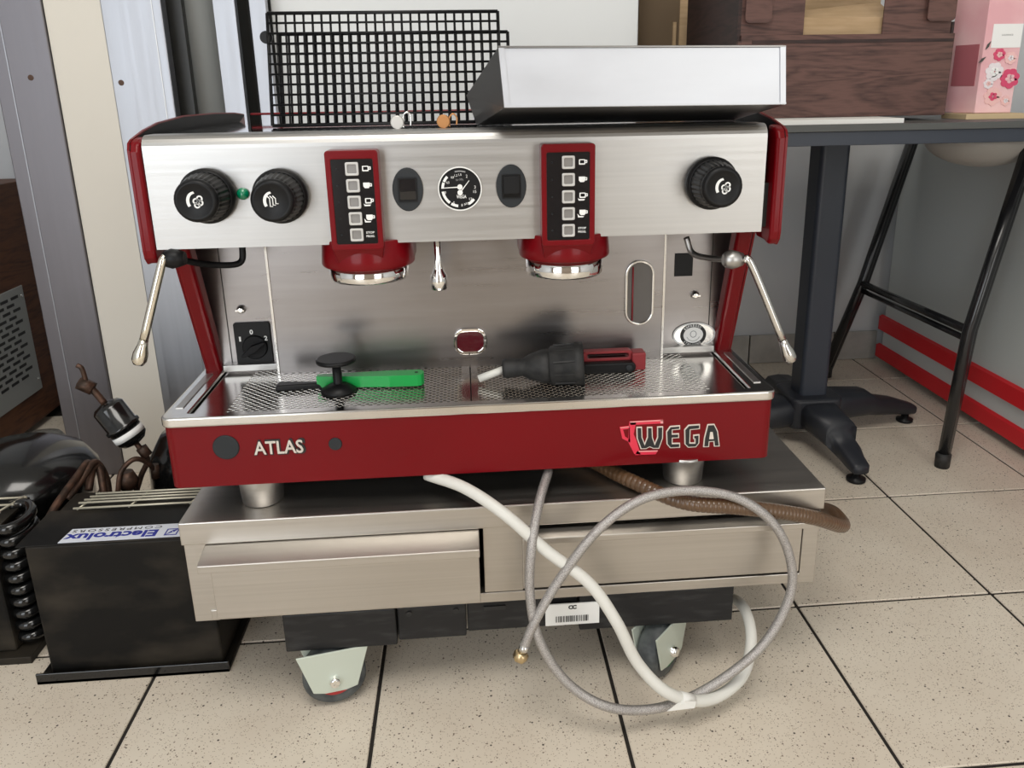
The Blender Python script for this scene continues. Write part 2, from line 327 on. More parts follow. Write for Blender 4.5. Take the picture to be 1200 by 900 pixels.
# ================================================================== trolley
TZ = 0.150
tr = thing('trolley', (-0.48, 0.1, 0), 'low black trolley on swivel castors carrying the steel cabinet', 'trolley')
def fy(px, py, Y): return P(px, py, Y=Y)
TX0, TX1, TY0, TY1 = fy(333, 745, -.146).x, fy(858, 735, -.146).x, -0.146, 0.36
TB = fy(345, 764, -.146).z
B(TX0, TX0+.15, TY0, TY0+.03, TB, TZ-.001).build('front_bar', 'trolley_black', tr, .002)
B(TX0+.152, TX0+.245, TY0+.004, TY0+.03, TB+.004, TZ-.003).build('front_bar', 'trolley_black', tr, .002)
for x in (TX0+.168, TX0+.232): MB().cyl((x, TY0+.005, .137), (x, TY0+.002, .137), .004, seg=12).build('bolt_hole', 'black_ink', tr)
B(TX0+.247, TX0+.40, TY0+.008, TY0+.03, TB+.008, TZ-.002).build('front_bar', 'trolley_black', tr, .002)
B(TX0+.27, TX0+.30, TY0+.006, TY0+.010, .132, .138).build('slot', 'black_ink', tr)
B(TX0+.402, TX1, TY0+.002, TY0+.03, TB+.002, TZ-.001).build('front_bar', 'trolley_black', tr, .002)
for y in (TY1-.03, .10): B(TX0, TX1, y, y+.03, TB, TZ-.001).build('cross_bar', 'trolley_black', tr, .002)
for x in (TX0, TX1-.03): B(x, x+.03, TY0+.03, TY1, TB, TZ-.001).build('side_bar', 'trolley_black', tr, .002)
# barcode label
a, b2 = fy(639, 709, TY0), fy(702, 729, TY0)
lb = B(a.x, b2.x, TY0-.0012, TY0+.001, b2.z, a.z).build('barcode_label', 'white_print', tr)
tag(lb, 'white barcode label with two black letters C')
text('label_lettering', 'CC', 'black_ink', lb, ((a.x+b2.x)/2, TY0-.0013, a.z-.0052), XR, ZU, .0115, .0062, .0003, .05, spacing=.8)
bc = MB(); x = a.x+.014
while x < b2.x-.016:
    wd = random.choice((.0006, .001, .0015)); bc.box(x, x+wd, TY0-.0017, TY0-.0012, b2.z+.005, b2.z+.0145); x += wd+random.choice((.0005, .0009, .0016))
bc.build('barcode', 'black_ink', lb)
def caster(cx, cy_, ang, hub, lab=None):
    c = thing('c', (0, 0, 0), None, None); bpy.data.objects.remove(c)
    R = 0.043; ca, sa = math.cos(ang), math.sin(ang)          # wheel axis direction (in plan)
    ax = Vector((ca, sa, 0)); fw = Vector((-sa, ca, 0)); c0 = Vector((cx, cy_, R+.002))
    pl = MB(); t = .0025
    for s in (-1, 1):
        q = [c0+ax*(s*.018)+fw*a_+Vector((0, 0, z)) for a_, z in ((-.048, max(.046, TB-c0.z)), (.048, max(.046, TB-c0.z)), (.030, -.015), (.014, -.019), (-.014, -.019), (-.030, -.015))]
        pl.prism(q, ax*(s*t))
    pl.box(cx-.03, cx+.03, cy_-.012, cy_+.03, c0.z+.046, max(TB, c0.z+.048))
    fk = pl.build('caster_fork', 'fork_zinc', tr, .001)
    wh = MB().lathe(c0-ax*.016, ax, [(0, R-.012), (.0, R-.004), (.005, R), (.027, R), (.032, R-.004), (.032, R-.012)], 32).build('wheel', 'wheel_rubber', fk)
    MB().lathe(c0-ax*.0175, ax, [(0, .026), (.035, .026)], 24).build('wheel_hub', hub, fk)
    MB().lathe(c0-ax*.029, ax, [(0, .006), (.004, .008), (.054, .008), (.058, .006)], 8).build('axle_bolt', 'chrome', fk)
    return fk
cL = P(392, 829, Z=0.002); caster(cL.x, cL.y+.022, -PI/2+.20, 'wheel_red')
cR = P(776, 796, Z=0.002); caster(cR.x+.0, cR.y+.02, -.75, 'wheel_green')
caster(TX0+.06, TY1-.06, .4, 'wheel_green'); caster(TX1-.06, TY1-.06, -.6, 'wheel_green')

# ================================================================== stainless cabinet under the machine
CZ = 0.300; CY = -0.155
cb = thing('drawer_cabinet', (-0.47, 0.1, TZ), 'low stainless steel cabinet with two drawers under the espresso machine', 'cabinet')
cx0, cx1 = fy(207, 608, CY).x, fy(968, 575, CY).x; CBK = 0.34
zb = fy(211, 640, CY).z
top = B(cx0, cx1, CY, CBK, zb, CZ).build('worktop', 'cabinet_steel', cb, .0015)
bx0, bx1 = fy(222, 680, CY+.008).x, fy(956, 650, CY+.008).x; BY = CY+.008
B(bx0, bx0+.012, BY, CBK-.01, TZ, zb).build('side_panel', 'cabinet_steel', cb, .001)
B(bx1-.012, bx1, BY, CBK-.01, TZ, zb).build('side_panel', 'cabinet_steel', cb, .001)
B(bx0+.012, bx1-.012, CBK-.02, CBK-.01, TZ, zb).build('back_panel', 'cabinet_steel', cb)
B(bx0, bx0+.032, BY-.001, BY+.02, TZ, zb).build('front_stile', 'cabinet_steel', cb, .001)
B(bx1-.022, bx1, BY-.001, BY+.02, TZ, zb).build('front_stile', 'cabinet_steel', cb, .001)
B(bx0+.012, bx1-.012, BY+.02, CBK-.02, TZ, TZ+.003).build('bottom_panel', 'cabinet_steel', cb)
B(bx0+.022, bx1-.022, BY-.003, BY+.014, TZ+.002, TZ+.017).build('bottom_rail', 'cabinet_steel', cb, .001)
dm = fy(561, 640, CY-.02).x                     # right end of the left drawer
dl = fy(234, 650, CY-.02).x
dz1 = fy(400, 632, CY-.02).z
d1 = B(dl+.009, dm, CY-.018, CBK-.05, TZ+.019, zb-.006).build('drawer', 'cabinet_steel', cb, .001)
tag(d1, 'left drawer pulled slightly forward')
MB().prism([(dl, CY+.004, zb-.0005), (dl, CY-.036, zb-.009), (dl, CY-.036, zb-.020), (dl, CY-.034, zb-.020), (dl, CY-.034, zb-.012), (dl, CY+.004, zb-.005)], (dm-dl+.001, 0, 0)).build('drawer_lip', 'cabinet_steel', d1, .0009)
B(dm+.006, dm+.058, BY-.003, BY+.012, TZ+.018, zb-.001).build('center_panel', 'cabinet_steel', cb, .001)
d2x0, d2x1 = dm+.058, bx1-.024
d2 = B(d2x0, d2x1, BY-.003, CBK-.05, TZ+.020, zb-.012).build('drawer', 'cabinet_steel', cb, .001)
MB().prism([(d2x0-.0, BY-.003, zb-.007), (d2x0, BY-.022, zb-.011), (d2x0, BY-.022, zb-.020), (d2x0, BY-.019, zb-.020), (d2x0, BY-.019, zb-.0135), (d2x0, BY-.003, zb-.0115)], (d2x1-d2x0+.008, 0, 0)).build('drawer_lip', 'cabinet_steel', d2, .0009)

# ================================================================== espresso machine
em = thing('espresso_machine', (-0.51, 0.13, CZ), 'red and stainless steel two group espresso machine on the steel cabinet', 'coffee machine')
X0, X1 = -0.905, -0.120; TF = -0.130; TBK = 0.42; ZR0, ZR1 = 0.337, 0.421; ZT = 0.434
# feet
for (px, py) in ((303, 597), (806, 571)):
    q = P(px, py, Z=CZ); MB().lathe((q.x, q.y+.028, CZ), (0, 0, 1), [(0, .024), (.002, .0265), (.036, .029), (.04, .029)], 32).build('foot', 'brushed_steel', em)
for x in (-.80, -.23): MB().lathe((x, .30, CZ), (0, 0, 1), [(0, .024), (.002, .0265), (.036, .029), (.04, .029)], 24).build('foot', 'brushed_steel', em)
# red base
pts = []
r = .012
for cx_, cy_, a0 in ((X1-r, TF+r, -90), (X1-r, TBK-r, 0), (X0+r, TBK-r, 90), (X0+r, TF+r, 180)):
    for k in range(6):
        q = math.radians(a0+18*k); pts.append((cx_+r*math.cos(q), cy_+r*math.sin(q), ZR0))
MB().prism(pts, (0, 0, ZR1-ZR0)).build('base_panel', 'red_paint', em)
B(X0+.015, X1-.015, TF+.015, TBK-.01, ZR0-.003, ZR0+.001).build('chassis_plate', 'dark_panel', em)
# tray rim: rounded steel frame
def rplan(x0, x1, y0, y1, r, z, n=6):
    out = []
    for cx_, cy_, a0 in ((x1-r, y0+r, -90), (x1-r, y1-r, 0), (x0+r, y1-r, 90), (x0+r, y0+r, 180)):
        for k in range(n+1):
            q = math.radians(a0+90*k/n); out.append((cx_+r*math.cos(q), cy_+r*math.sin(q), z))
    return out
SB = 0.030                                       # splash plane
MB().ring(rplan(X0-.002, X1+.002, TF-.003, .075, .012, ZR1), rplan(X0+.030, X1-.030, TF+.012, .070, .004, ZR1), (0, 0, ZT-ZR1)).build('drip_tray_rim', 'tray_steel', em, .003, 3)
B(X0+.02, X1-.02, TF+.01, .075, ZR1-.001, ZR1+.002).build('drip_tray_floor', 'black_plastic', em)
for (xa, xb) in ((X0+.004, X0+.022), (X1-.022, X1-.004)):
    B(xa+.004, xb-.004, TF+.03, .03, ZT-.0005, ZT+.0012).build('side_groove', 'brushed_steel', em, .0005)
# perforated grates with real holes
def grate(x0, x1, y0, y1, z, hx0, hx1):
    g_ = MB(); p = .0098; rr = .0031; q = p*.5
    nx = int((hx1-hx0)/p); ny = int((y1-y0-.014)/q); sx = (hx1-hx0)/nx
    ys = y0+.007; sq = (y1-y0-.014)/ny
    # cells: half of them carry a hexagonal hole (staggered)
    for j in range(ny):
        for i in range(nx*2):
            ax, bx_ = hx0+i*sx/2, hx0+(i+1)*sx/2; ay, by = ys+j*sq, ys+(j+1)*sq; cx_, cy2 = (ax+bx_)/2, (ay+by)/2
            if (i+j) % 2: g_.add([(ax, ay, z), (bx_, ay, z), (bx_, by, z), (ax, by, z)], [(0, 1, 2, 3)]); continue
            h = [(cx_+.0023*math.cos(k*PI/4+PI/8), cy2+.0021*math.sin(k*PI/4+PI/8), z) for k in range(8)]
            c4 = [(bx_, by, z), (ax, by, z), (ax, ay, z), (bx_, ay, z)]
            vs = h+c4; fs = []
            for k in range(4):
                a_, b_ = 2*k, (2*k+1) % 8; c_ = (2*k+2) % 8
                fs += [(a_, b_, 8+k)[::-1], (b_, c_, 8+(k+1) % 4, 8+k)]
            g_.add(vs, fs)
    for (ax, bx_, ay, by) in ((x0, hx0, y0, y1), (hx1, x1, y0, y1), (hx0, hx1, y0, ys), (hx0, hx1, y1-.007, y1)):
        g_.add([(ax, ay, z), (bx_, ay, z), (bx_, by, z), (ax, by, z)], [(0, 1, 2, 3)])
    o = g_.build('drip_grate', 'tray_steel', em)
    o.data.flip_normals() if o.data.polygons[0].normal.z < 0 else None
    md = o.modifiers.new('solid', 'SOLIDIFY'); md.thickness = .0012; md.offset = -1
    return o
XM = P(552, 462, Z=ZR1+.006).x
grate(X0+.032, XM-.0008, TF+.014, .066, ZR1+.007, X0+.072, XM-.012)
grate(XM+.0008, X1-.032, TF+.014, .066, ZR1+.007, XM+.010, X1-.080)
for x in (X0+.052, X1-.052): MB().prism([(x-.009, -.028, ZR1+.0072), (x+.009, -.028, ZR1+.0072), (x+.009, -.022, ZR1+.0072), (x-.009, -.022, ZR1+.0072)], (0, 0, .0006)).build('finger_slot', 'black_ink', em)
# splash plates
sx0, sx1 = P(312, 300, Y=SB).x, P(779, 300, Y=SB).x
B(sx0, sx1, SB, SB+.008, ZR1+.006, .66).build('backsplash', 'splash_steel', em, .001)
B(sx0-.0015, sx0+.0015, SB-.002, SB+.004, ZR1+.008, .64).build('splash_edge', 'tray_steel', em)
B(sx1-.0015, sx1+.0015, SB-.002, SB+.004, ZR1+.008, .64).build('splash_edge', 'tray_steel', em)
RB = .052
B(X0+.005, sx0, RB, RB+.004, ZR1+.006, .66).build('recess_panel', 'splash_steel', em)
B(sx1, X1-.005, RB, RB+.004, ZR1+.006, .66).build('recess_panel', 'splash_steel', em)
for x in (X0+.040, X1-.036): B(x-.0006, x+.0006, RB-.0008, RB, ZR1+.022, .66).build('panel_seam', 'dark_panel', em)
for (xa, xb) in ((X0+.03, sx0-.003), (sx1+.003, X1-.03)):
    B(xa, xb, RB-.014, RB+.002, ZR1+.012, ZR1+.022).build('ledge', 'brushed_steel', em, .001)
# body behind
B(X0+.012, X1-.012, RB+.006, TBK, ZR1, .765).build('rear_body', 'dark_panel', em)
# red C-shaped side panels
prof_out = [(-.105, .640), (-.105, .758), (-.101, .766), (-.092, .770), (-.05, .779), (0, .786), (.1, .7915), (.25, .7915), (.36, .789), (TBK, .785), (TBK, ZR1+.002), (.058, ZR1+.002), (-.018, .628), (-.03, .622)]
prof_out = prof_out + [(-.096, .622), (-.103, .630)]
for (xa, xb, xi, xo, ca, cb2) in ((X0, X0+.0028, X0+.0028, X0+.0036, X0, X0+.014), (X1-.0008, X1+.002, X1-.0016, X1-.0008, X1-.012, X1+.002)):
    sh_ = MB().prism([(xa, y, z) for y, z in prof_out], (xb-xa, 0, 0)).build('side_panel', 'red_paint', em)
    MB().prism([(xi, y, z-.002 if z > .76 else z) for y, z in prof_out if z > .7] + [(xi, -.02, .66)], (xo-xi, 0, 0)).build('inner_reflection', 'black_matte', sh_)  # black sheet stands for the grid's dark reflection on the inner face
    MB().prism([(ca, y, z) for y, z in ((-.105, .640), (-.105, .756), (-.100, .766), (-.090, .770), (-.072, .772), (-.072, .628), (-.097, .622), (-.103, .630))], (cb2-ca, 0, 0)).build('side_cap', 'red_paint', sh_, .0042, 4)
# thicker lower columns
for (xa, xb) in ((X0+.003, X0+.026), (X1-.026, X1-.003)):
    MB().hexa([(xa, .046, ZR1+.003), (xb, .046, ZR1+.003), (xb, .075, ZR1+.003), (xa, .075, ZR1+.003)], [(xa, -.030, .64), (xb, -.030, .64), (xb, .0, .64), (xa, .0, .64)]).build('column', 'red_paint', em, .006, 3)
# upper front panel with a rolled top edge
FY = -0.100; fx0, fx1 = X0+.015, X1-.022
pr_ = [(FY, .640)]
for k in range(7):
    q = math.radians(90*k/6); pr_.append((FY+.016-.016*math.cos(q), .758+.016*math.sin(q)))
pr_ += [(-.055, .774), (-.055, .771), (FY+.016, .771), (FY+.003, .758), (FY+.003, .643), (-.06, .643), (-.06, .640)]
fp = MB().prism([(fx0, y, z) for y, z in pr_], (fx1-fx0, 0, 0)).build('front_panel', 'brushed_steel', em)
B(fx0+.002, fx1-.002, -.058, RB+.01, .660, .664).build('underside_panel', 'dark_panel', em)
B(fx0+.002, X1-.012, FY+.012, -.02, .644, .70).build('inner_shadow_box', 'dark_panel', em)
B(fx0, X1-.013, -.055, TBK-.01, .769, .773).build('top_plate', 'mirror_top', em)
B(X0+.014, X1-.012, TBK-.004, TBK, .7825, .7865).build('back_rail', 'red_paint', em, .002)
MB().hexa([(fx0+.004, -.02, .636), (fx0+.10, -.02, .636), (fx0+.10, .03, .636), (fx0+.004, .03, .636)], [(fx0+.004, -.02, .66), (fx0+.10, -.02, .66), (fx0+.10, .03, .66), (fx0+.004, .03, .66)]).build('pipe_block', 'black_plastic', em)
MB().box(fx1-.085, fx1-.005, -.03, .02, .632, .66).build('pipe_block', 'black_plastic', em)
# ---- knobs
def spiral_icon(par, c, steam=True):
    b_ = MB(); s_ = .0076
    arc = [(c.x+s_*1.2*math.cos(q)*1.05, c.z+s_*1.45*math.sin(q)) for q in [math.radians(95+k*15) for k in range(9)]]
    inn = [(c.x+s_*.85*math.cos(q)*1.1+.001, c.z+s_*1.15*math.sin(q)) for q in [math.radians(95+k*15) for k in range(9)]]
    n = len(arc)
    for i in range(n-1):
        b_.hexa([(arc[i][0], c.y, arc[i][1]), (arc[i+1][0], c.y, arc[i+1][1]), (inn[i+1][0], c.y, inn[i+1][1]), (inn[i][0], c.y, inn[i][1])],
                [(arc[i][0], c.y-.0006, arc[i][1]), (arc[i+1][0], c.y-.0006, arc[i+1][1]), (inn[i+1][0], c.y-.0006, inn[i+1][1]), (inn[i][0], c.y-.0006, inn[i][1])])
    if steam:
        for (dx, dz) in ((0, 0), (.0042, .0028), (.0045, -.002), (.001, -.0045)):
            o_ = ell((c.x+dx+.001, c.y, c.z+dz), .0036, .0036, 14); i_ = ell((c.x+dx+.001, c.y, c.z+dz), .0019, .0019, 14); b_.ring(o_, i_, (0, -.0006, 0))
    else:
        for k in range(3):
            x = c.x-.002+k*.0032
            b_.tube([(x-.003, c.y-.0002, c.z+.006), (x, c.y-.0002, c.z+.003), (x, c.y-.0002, c.z-.006+k*.0015), (x+.003, c.y-.0002, c.z-.006+k*.0015)], .0007, 6)
    b_.build('icon_print', 'white_print', par)
def knob(px, py, steam=True):
    c = P(px, py, Y=FY); R = .0325
    k = MB(); k.lathe((c.x, FY, c.z), (0, -1, 0), [(0, R*.96), (.004, R), (.010, R), (.013, R*.93), (.014, R*.9)], 40)
    kb = k.build('knob', 'black_plastic', em)
    gr = MB(); n = 30; vs = []; prof = [(.012, .0285), (.018, .029), (.040, .0262), (.046, .0245)]
    for t_, r_ in prof:
        for i in range(n*2):
            rr = r_*(1.0 if i % 2 else .962); q = PI*i/n; vs.append((c.x+rr*math.cos(q), FY-t_, c.z+rr*math.sin(q)))
    m2 = n*2; fs = [(j*m2+i, j*m2+(i+1) % m2, (j+1)*m2+(i+1) % m2, (j+1)*m2+i) for j in range(3) for i in range(m2)]
    gr.add(vs, fs); gr.build('knob_grip', 'black_plastic', kb)
    MB().lathe((c.x, FY-.044, c.z), (0, -1, 0), [(0, .0245), (.004, .0248), (.008, .0225), (.009, .020), (.0082, .019), (.0078, 0.001)], 36).build('knob_cap', 'black_plastic', kb)
    spiral_icon(kb, Vector((c.x, FY-.0525, c.z)), steam)
knob(245, 229); knob(330, 229, False); knob(832, 214)
c = P(285, 227, Y=FY); MB().lathe(c, (0, -1, 0), [(0, .0075), (.003, .0072), (.006, .005), (.0075, .001)], 20).build('indicator_light', 'green_lens', em)
# ---- rocker switches
for i, (px, py) in enumerate(((478, 222), (599, 218))):
    c = P(px, py, Y=FY)
    sw = MB().prism(ell(c, .0185, .0262), (0, -.003, 0)).build('rocker_switch', 'grey_plastic', em, .001)
    MB().ring(rrect(c.x-.0115, c.x+.0115, c.z-.0145, c.z+.0145, .001, FY-.003), rrect(c.x-.0095, c.x+.0095, c.z-.0125, c.z+.0125, .001, FY-.003), (0, -.0012, 0)).build('switch_frame', 'black_plastic', sw)
    if i == 0: MB().prism([(c.x-.0095, FY-.003, c.z-.0125), (c.x-.0095, FY-.003, c.z+.0125), (c.x-.0095, FY-.0035, c.z+.0125), (c.x-.0095, FY-.005, c.z-.002), (c.x-.0095, FY-.0032, c.z-.0125)], (.019, 0, 0)).build('rocker', 'black_gloss', sw)
    else: MB().prism([(c.x-.0095, FY-.003, c.z-.0125), (c.x-.0095, FY-.003, c.z+.0125), (c.x-.0095, FY-.007, c.z+.0125), (c.x-.0095, FY-.0085, c.z-.008), (c.x-.0095, FY-.005, c.z-.0125)], (.019, 0, 0)).build('rocker', 'black_plastic', sw)
# ---- pressure gauge
c = P(539, 221, Y=FY); GR = .0262
gg = MB().lathe(c, (0, -1, 0), [(0, GR), (.0015, GR), (.0018, GR-.002)], 48).build('pressure_gauge', 'black_plastic', em)
MB().ring(ell((c.x, FY-.0005, c.z), GR+.0004, GR+.0004, 48), ell((c.x, FY-.0005, c.z), GR-.0009, GR-.0009, 48), (0, -.003, 0)).build('gauge_bezel', 'white_print', gg)
def arcband(b_, c, r0, r1, a0, a1, y, d=-.0005):
    n = max(2, int(abs(a1-a0)/8))
    for k in range(n):
        q0, q1 = math.radians(a0+(a1-a0)*k/n), math.radians(a0+(a1-a0)*(k+1)/n)
        f_ = [(c.x+r_*math.cos(q), y, c.z+r_*math.sin(q)) for r_, q in ((r0, q0), (r1, q0), (r1, q1), (r0, q1))]
        b_.hexa(f_, [(p[0], p[1]+d, p[2]) for p in f_])
gb = MB(); gy = FY-.0019
for a0, a1 in ((135, 155), (158, 178), (188, 232), (238, 262), (298, 322)): arcband(gb, c, GR*.74, GR*.86, a0, a1, gy)
gb.build('gauge_scale', 'white_print', gg)
arc2 = MB(); arcband(arc2, c, GR*.78, GR*.84, 70, 105, gy); arc2.build('gauge_scale', 'grey_print', gg)
for s_, a_, rr, h_ in (('0,5', 152, .62, .003), ('0,8', 122, .62, .003), ('1,2', 105, .63, .003), ('1,5', 88, .64, .003), ('2', 60, .66, .0036), ('3', 5, .70, .0036), ('15', -12, .70, .0032), ('0', 193, .70, .003), ('5', 245, .72, .0036), ('8', 275, .76, .003), ('9', 285, .76, .003), ('10', 295, .76, .003), ('12', 315, .68, .003)):
    q = math.radians(a_); text('gauge_numeral', s_, 'white_print', gg, (c.x+GR*rr*math.cos(q), gy, c.z+GR*rr*math.sin(q)), XR, ZU, .0018*len(s_.replace(',', '')), h_, .0003)
text('gauge_lettering', 'WEGA', 'white_print', gg, (c.x+.0015, gy, c.z-.0095), XR, ZU, .012, .0042, .0003, .02)
text('gauge_lettering', 'bar MPa', 'grey_print', gg, (c.x, gy, c.z+.011), XR, ZU, .009, .0028, .0003)
gn = [Vector((c.x, gy-.0012, c.z+.0022)), Vector((c.x, gy-.0012, c.z-.0045))]
for p_, tip in zip(gn, (Vector((c.x-.0195, gy-.0012, c.z+.0015)), Vector((c.x+.0115, gy-.0012, c.z+.0098)))):
    d_ = (tip-p_).normalized(); n_ = Vector((-d_.z, 0, d_.x))
    MB().prism([p_+n_*.0007, p_-n_*.0007, tip-n_*.0004, tip+n_*.0004], (0, -.0004, 0)).lathe(p_, (0, -1, 0), [(-.001, .0032), (.0006, .0032)], 16).build('gauge_needle', 'white_print', gg)
# ---- group heads
def group_head(fpx, hx, hy0, hy1, chy):
    """fpx: keypad frame corners in the photograph (left,top,right,bottom)"""
    KY = FY-.024
    a_ = P(fpx[0], fpx[1], Y=KY); b_ = P(fpx[2], fpx[3], Y=KY); kx0, kx1, kz1, kz0 = a_.x, b_.x, a_.z, b_.z
    hc = P(hx, hy0, Y=-.062); z1 = .640; z0 = P(hx, hy1, Y=-.115).z; z00 = P(hx, chy, Y=-.105).z
    h = thing('group_head', (hc.x, -.06, z00), None, None); h.parent = em; h.location = Vector(h['wo'])-Vector(em['wo'])
    R = .0575
    MB().lathe((hc.x, -.062, z0), (0, 0, 1), [(0, R), (.003, R+.0015), (.012, R+.001), (z1-z0+.004, R*.98)], 40).box(hc.x-R, hc.x+R, -.062, .0, z0+.001, z1+.002).build('group_housing', 'red_paint', h, .0012)
    MB().lathe((hc.x, -.062, z00), (0, 0, 1), [(0, .045), (.001, .0490), (.004, .0505), (z0-z00+.002, .0505)], 40).build('group_bell', 'chrome', h)
    # keypad frame
    fr = MB().ring(rrect(kx0, kx1, kz0, kz1, .004, KY), rrect(kx0+.0065, kx1-.0065, kz0+.007, kz1-.010, .002, KY), (0, FY-.0-KY+.006, 0))
    fr.hexa([(kx0, KY, kz0+.003), (kx1, KY, kz0+.003), (kx1, FY, kz0+.003), (kx0, FY, kz0+.003)], [(kx0+.004, KY+.012, kz0-.018), (kx1-.004, KY+.012, kz0-.018), (kx1-.004, FY+.02, kz0-.018), (kx0+.004, FY+.02, kz0-.018)])
    fo = fr.build('keypad_frame', 'red_paint', h, .0012)
    ix0, ix1, iz0, iz1 = kx0+.006, kx1-.006, kz0+.0065, kz1-.0095
    kp = B(ix0, ix1, KY+.0015, KY+.006, iz0, iz1).build('keypad', 'black_gloss', h)
    ih = iz1-iz0; iw = ix1-ix0
    src = None
    for k in range(5):
        zc = iz1-ih*(.115+.192*k); xc = ix0+iw*.50
        if src is None:
            src = MB().ring(rrect(xc-.0078, xc+.0078, zc-.0078, zc+.0078, .002, KY+.0016), rrect(xc-.0052, xc+.0052, zc-.0052, zc+.0052, .0016, KY+.0016), (0, -.0034, 0)).build('button', 'button_clear', kp, .0009, 2); MB().prism(rrect(xc-.0053, xc+.0053, zc-.0053, zc+.0053, .0016, KY+.0016), (0, -.0012, 0)).build('button_face', 'button_shade', src); z_first = zc
        else: clone(src, (0, 0, zc-z_first))
        dc = MB().lathe((ix0+iw*.13, KY+.0016, zc), (0, -1, 0), [(0, .0011), (.0008, .0008)], 10).build('status_dot', 'grey_plastic', kp)
        xi = ix0+iw*.82; s_ = .0042
        ic = MB()
        def cup(x, z, filled, s_=s_):
            if filled: ic.prism([(x-s_, KY+.0014, z+s_*.75), (x-s_, KY+.0014, z-s_*.3), (x-s_*.6, KY+.0014, z-s_*.8), (x+s_*.5, KY+.0014, z-s_*.8), (x+s_*.8, KY+.0014, z-s_*.3), (x+s_*.8, KY+.0014, z+s_*.75)], (0, -.0005, 0))
            else:
                ic.ring(rrect(x-s_, x+s_*.8, z-s_*.75, z+s_*.75, .0008, KY+.0014, 2), rrect(x-s_*.7, x+s_*.55, z-s_*.4, z+s_*.5, .0005, KY+.0014, 2), (0, -.0005, 0))
            ic.ring(rrect(x+s_*.8, x+s_*1.4, z-s_*.35, z+s_*.55, .0006, KY+.0014, 2), rrect(x+s_*.9, x+s_*1.15, z-s_*.1, z+s_*.3, .0003, KY+.0014, 2), (0, -.0005, 0))
        if k == 0: cup(xi, zc, False)
        elif k == 1: cup(xi, zc, True)
        elif k == 2: cup(xi+.0008, zc+.0012, False); ic.prism([(xi-s_*1.25, KY+.0014, zc-s_*.5), (xi-s_*1.05, KY+.0014, zc-s_*1.2), (xi+s_*.5, KY+.0014, zc-s_*1.2), (xi+s_*.8, KY+.0014, zc-s_*.8), (xi-s_*.8, KY+.0014, zc-s_*.8)], (0, -.0005, 0))
        elif k == 3: cup(xi+.0008, zc+.0010, True); ic.prism([(xi-s_*1.4, KY+.0014, zc-s_*.1), (xi-s_*1.2, KY+.0014, zc-s_*1.2), (xi+s_*.3, KY+.0014, zc-s_*1.2), (xi+s_*.5, KY+.0014, zc-s_*.9), (xi-s_*.8, KY+.0014, zc-s_*.8)], (0, -.0005, 0))
        if k < 4: ic.build('cup_print', 'white_print', kp)
        else:
            text('keypad_lettering', 'STOP', 'white_print', kp, (xi, KY+.0014, zc+.0022), XR, ZU, .0098, .0026, .0003, .015)
            text('keypad_lettering', 'PROG.', 'white_print', kp, (xi, KY+.0014, zc-.0022), XR, ZU, .0098, .0026, .0003, .015)
group_head((379, 177, 450, 292), 431, 287, 318, 334)
group_head((634, 169, 697, 287), 661, 283, 308, 328)
# ---- hot water spout
c = P(513, 300, Y=-.05)
zt = .655; z_b = P(513, 339, Y=-.05).z
MB().lathe((c.x, -.05, z_b), (0, 0, 1), [(0, .009), (.001, .0105), (.012, .0115), (.019, .0105), (.026, .0065), (.030, .0062), (.045, .0045), (zt-z_b, .0045)], 16).build('water_spout', 'chrome', em)
# ---- steam wands
def wand(pts, name_j, pipe, joint, rodmat):
    w_ = thing('steam_wand', pts[-1], None, None); w_.parent = em; w_.location = Vector(w_['wo'])-Vector(em['wo'])
    MB().tube(smooth_path(pipe, 8), .0042, 10).build('wand_arm', joint, w_)
    j = pipe[-1]; MB().lathe(j+Vector((-.013, 0, 0)), (1, 0, 0), [(0, .007), (.003, .010), (.011, .0125), (.018, .011), (.026, .008)], 14).build('wand_joint', joint, w_)
    MB().tube(smooth_path(pts, 6), .0052, 12).build('wand_tube', rodmat, w_)
    e = pts[-1]; d_ = (pts[-1]-pts[-2]).normalized()
    MB().lathe(e-d_*.003, d_, [(0, .0055), (.008, .0062), (.018, .0088), (.027, .0088), (.032, .006), (.033, .003)], 14).build('wand_nozzle', rodmat, w_)
wand([P(192, 303, Y=-.105), P(189, 311, Y=-.110), P(168, 401, Y=-.120)], '', [P(284, 285, Y=-.03), P(281, 308, Y=-.035), P(245, 310, Y=-.06), P(204, 303, Y=-.10)], 'black_plastic', 'wand_steel')
wand([P(872, 303, Y=-.105), P(882, 313, Y=-.110), P(918, 401, Y=-.120)], '', [P(804, 278, Y=-.02), P(812, 297, Y=-.03), P(835, 303, Y=-.06), P(859, 304, Y=-.10)], 'brushed_steel', 'tray_steel')
# ---- fittings on the splash plates
def oval_ring(x0, x1, z0, z1, r, y, t, m_ring, m_in, name):
    o = MB().ring(rrect(x0, x1, z0, z1, r, y), rrect(x0+t, x1-t, z0+t, z1-t, r-t, y), (0, -.004, 0)).build(name, m_ring, em, .001)
    MB().prism(rrect(x0+t*.8, x1-t*.8, z0+t*.8, z1-t*.8, r-t*.8, y), (0, -.001, 0)).build('window_glass', m_in, o); return o
a, b2 = P(531, 385, Y=SB), P(571, 414, Y=SB)
oval_ring(a.x, b2.x, b2.z, a.z, .016, SB, .005, 'chrome', 'glass_red', 'inspection_window')
a, b2 = P(733, 305, Y=SB), P(765, 380, Y=SB)
lg = oval_ring(a.x, b2.x, b2.z, a.z, (b2.x-a.x)/2-.0002, SB, .0035, 'tray_steel', 'glass_dark', 'level_window')
MB().cyl((a.x+.011, SB-.0022, b2.z+.008), (a.x+.011, SB-.0022, a.z-.010), .0012).build('level_tube', 'red_plastic', lg)
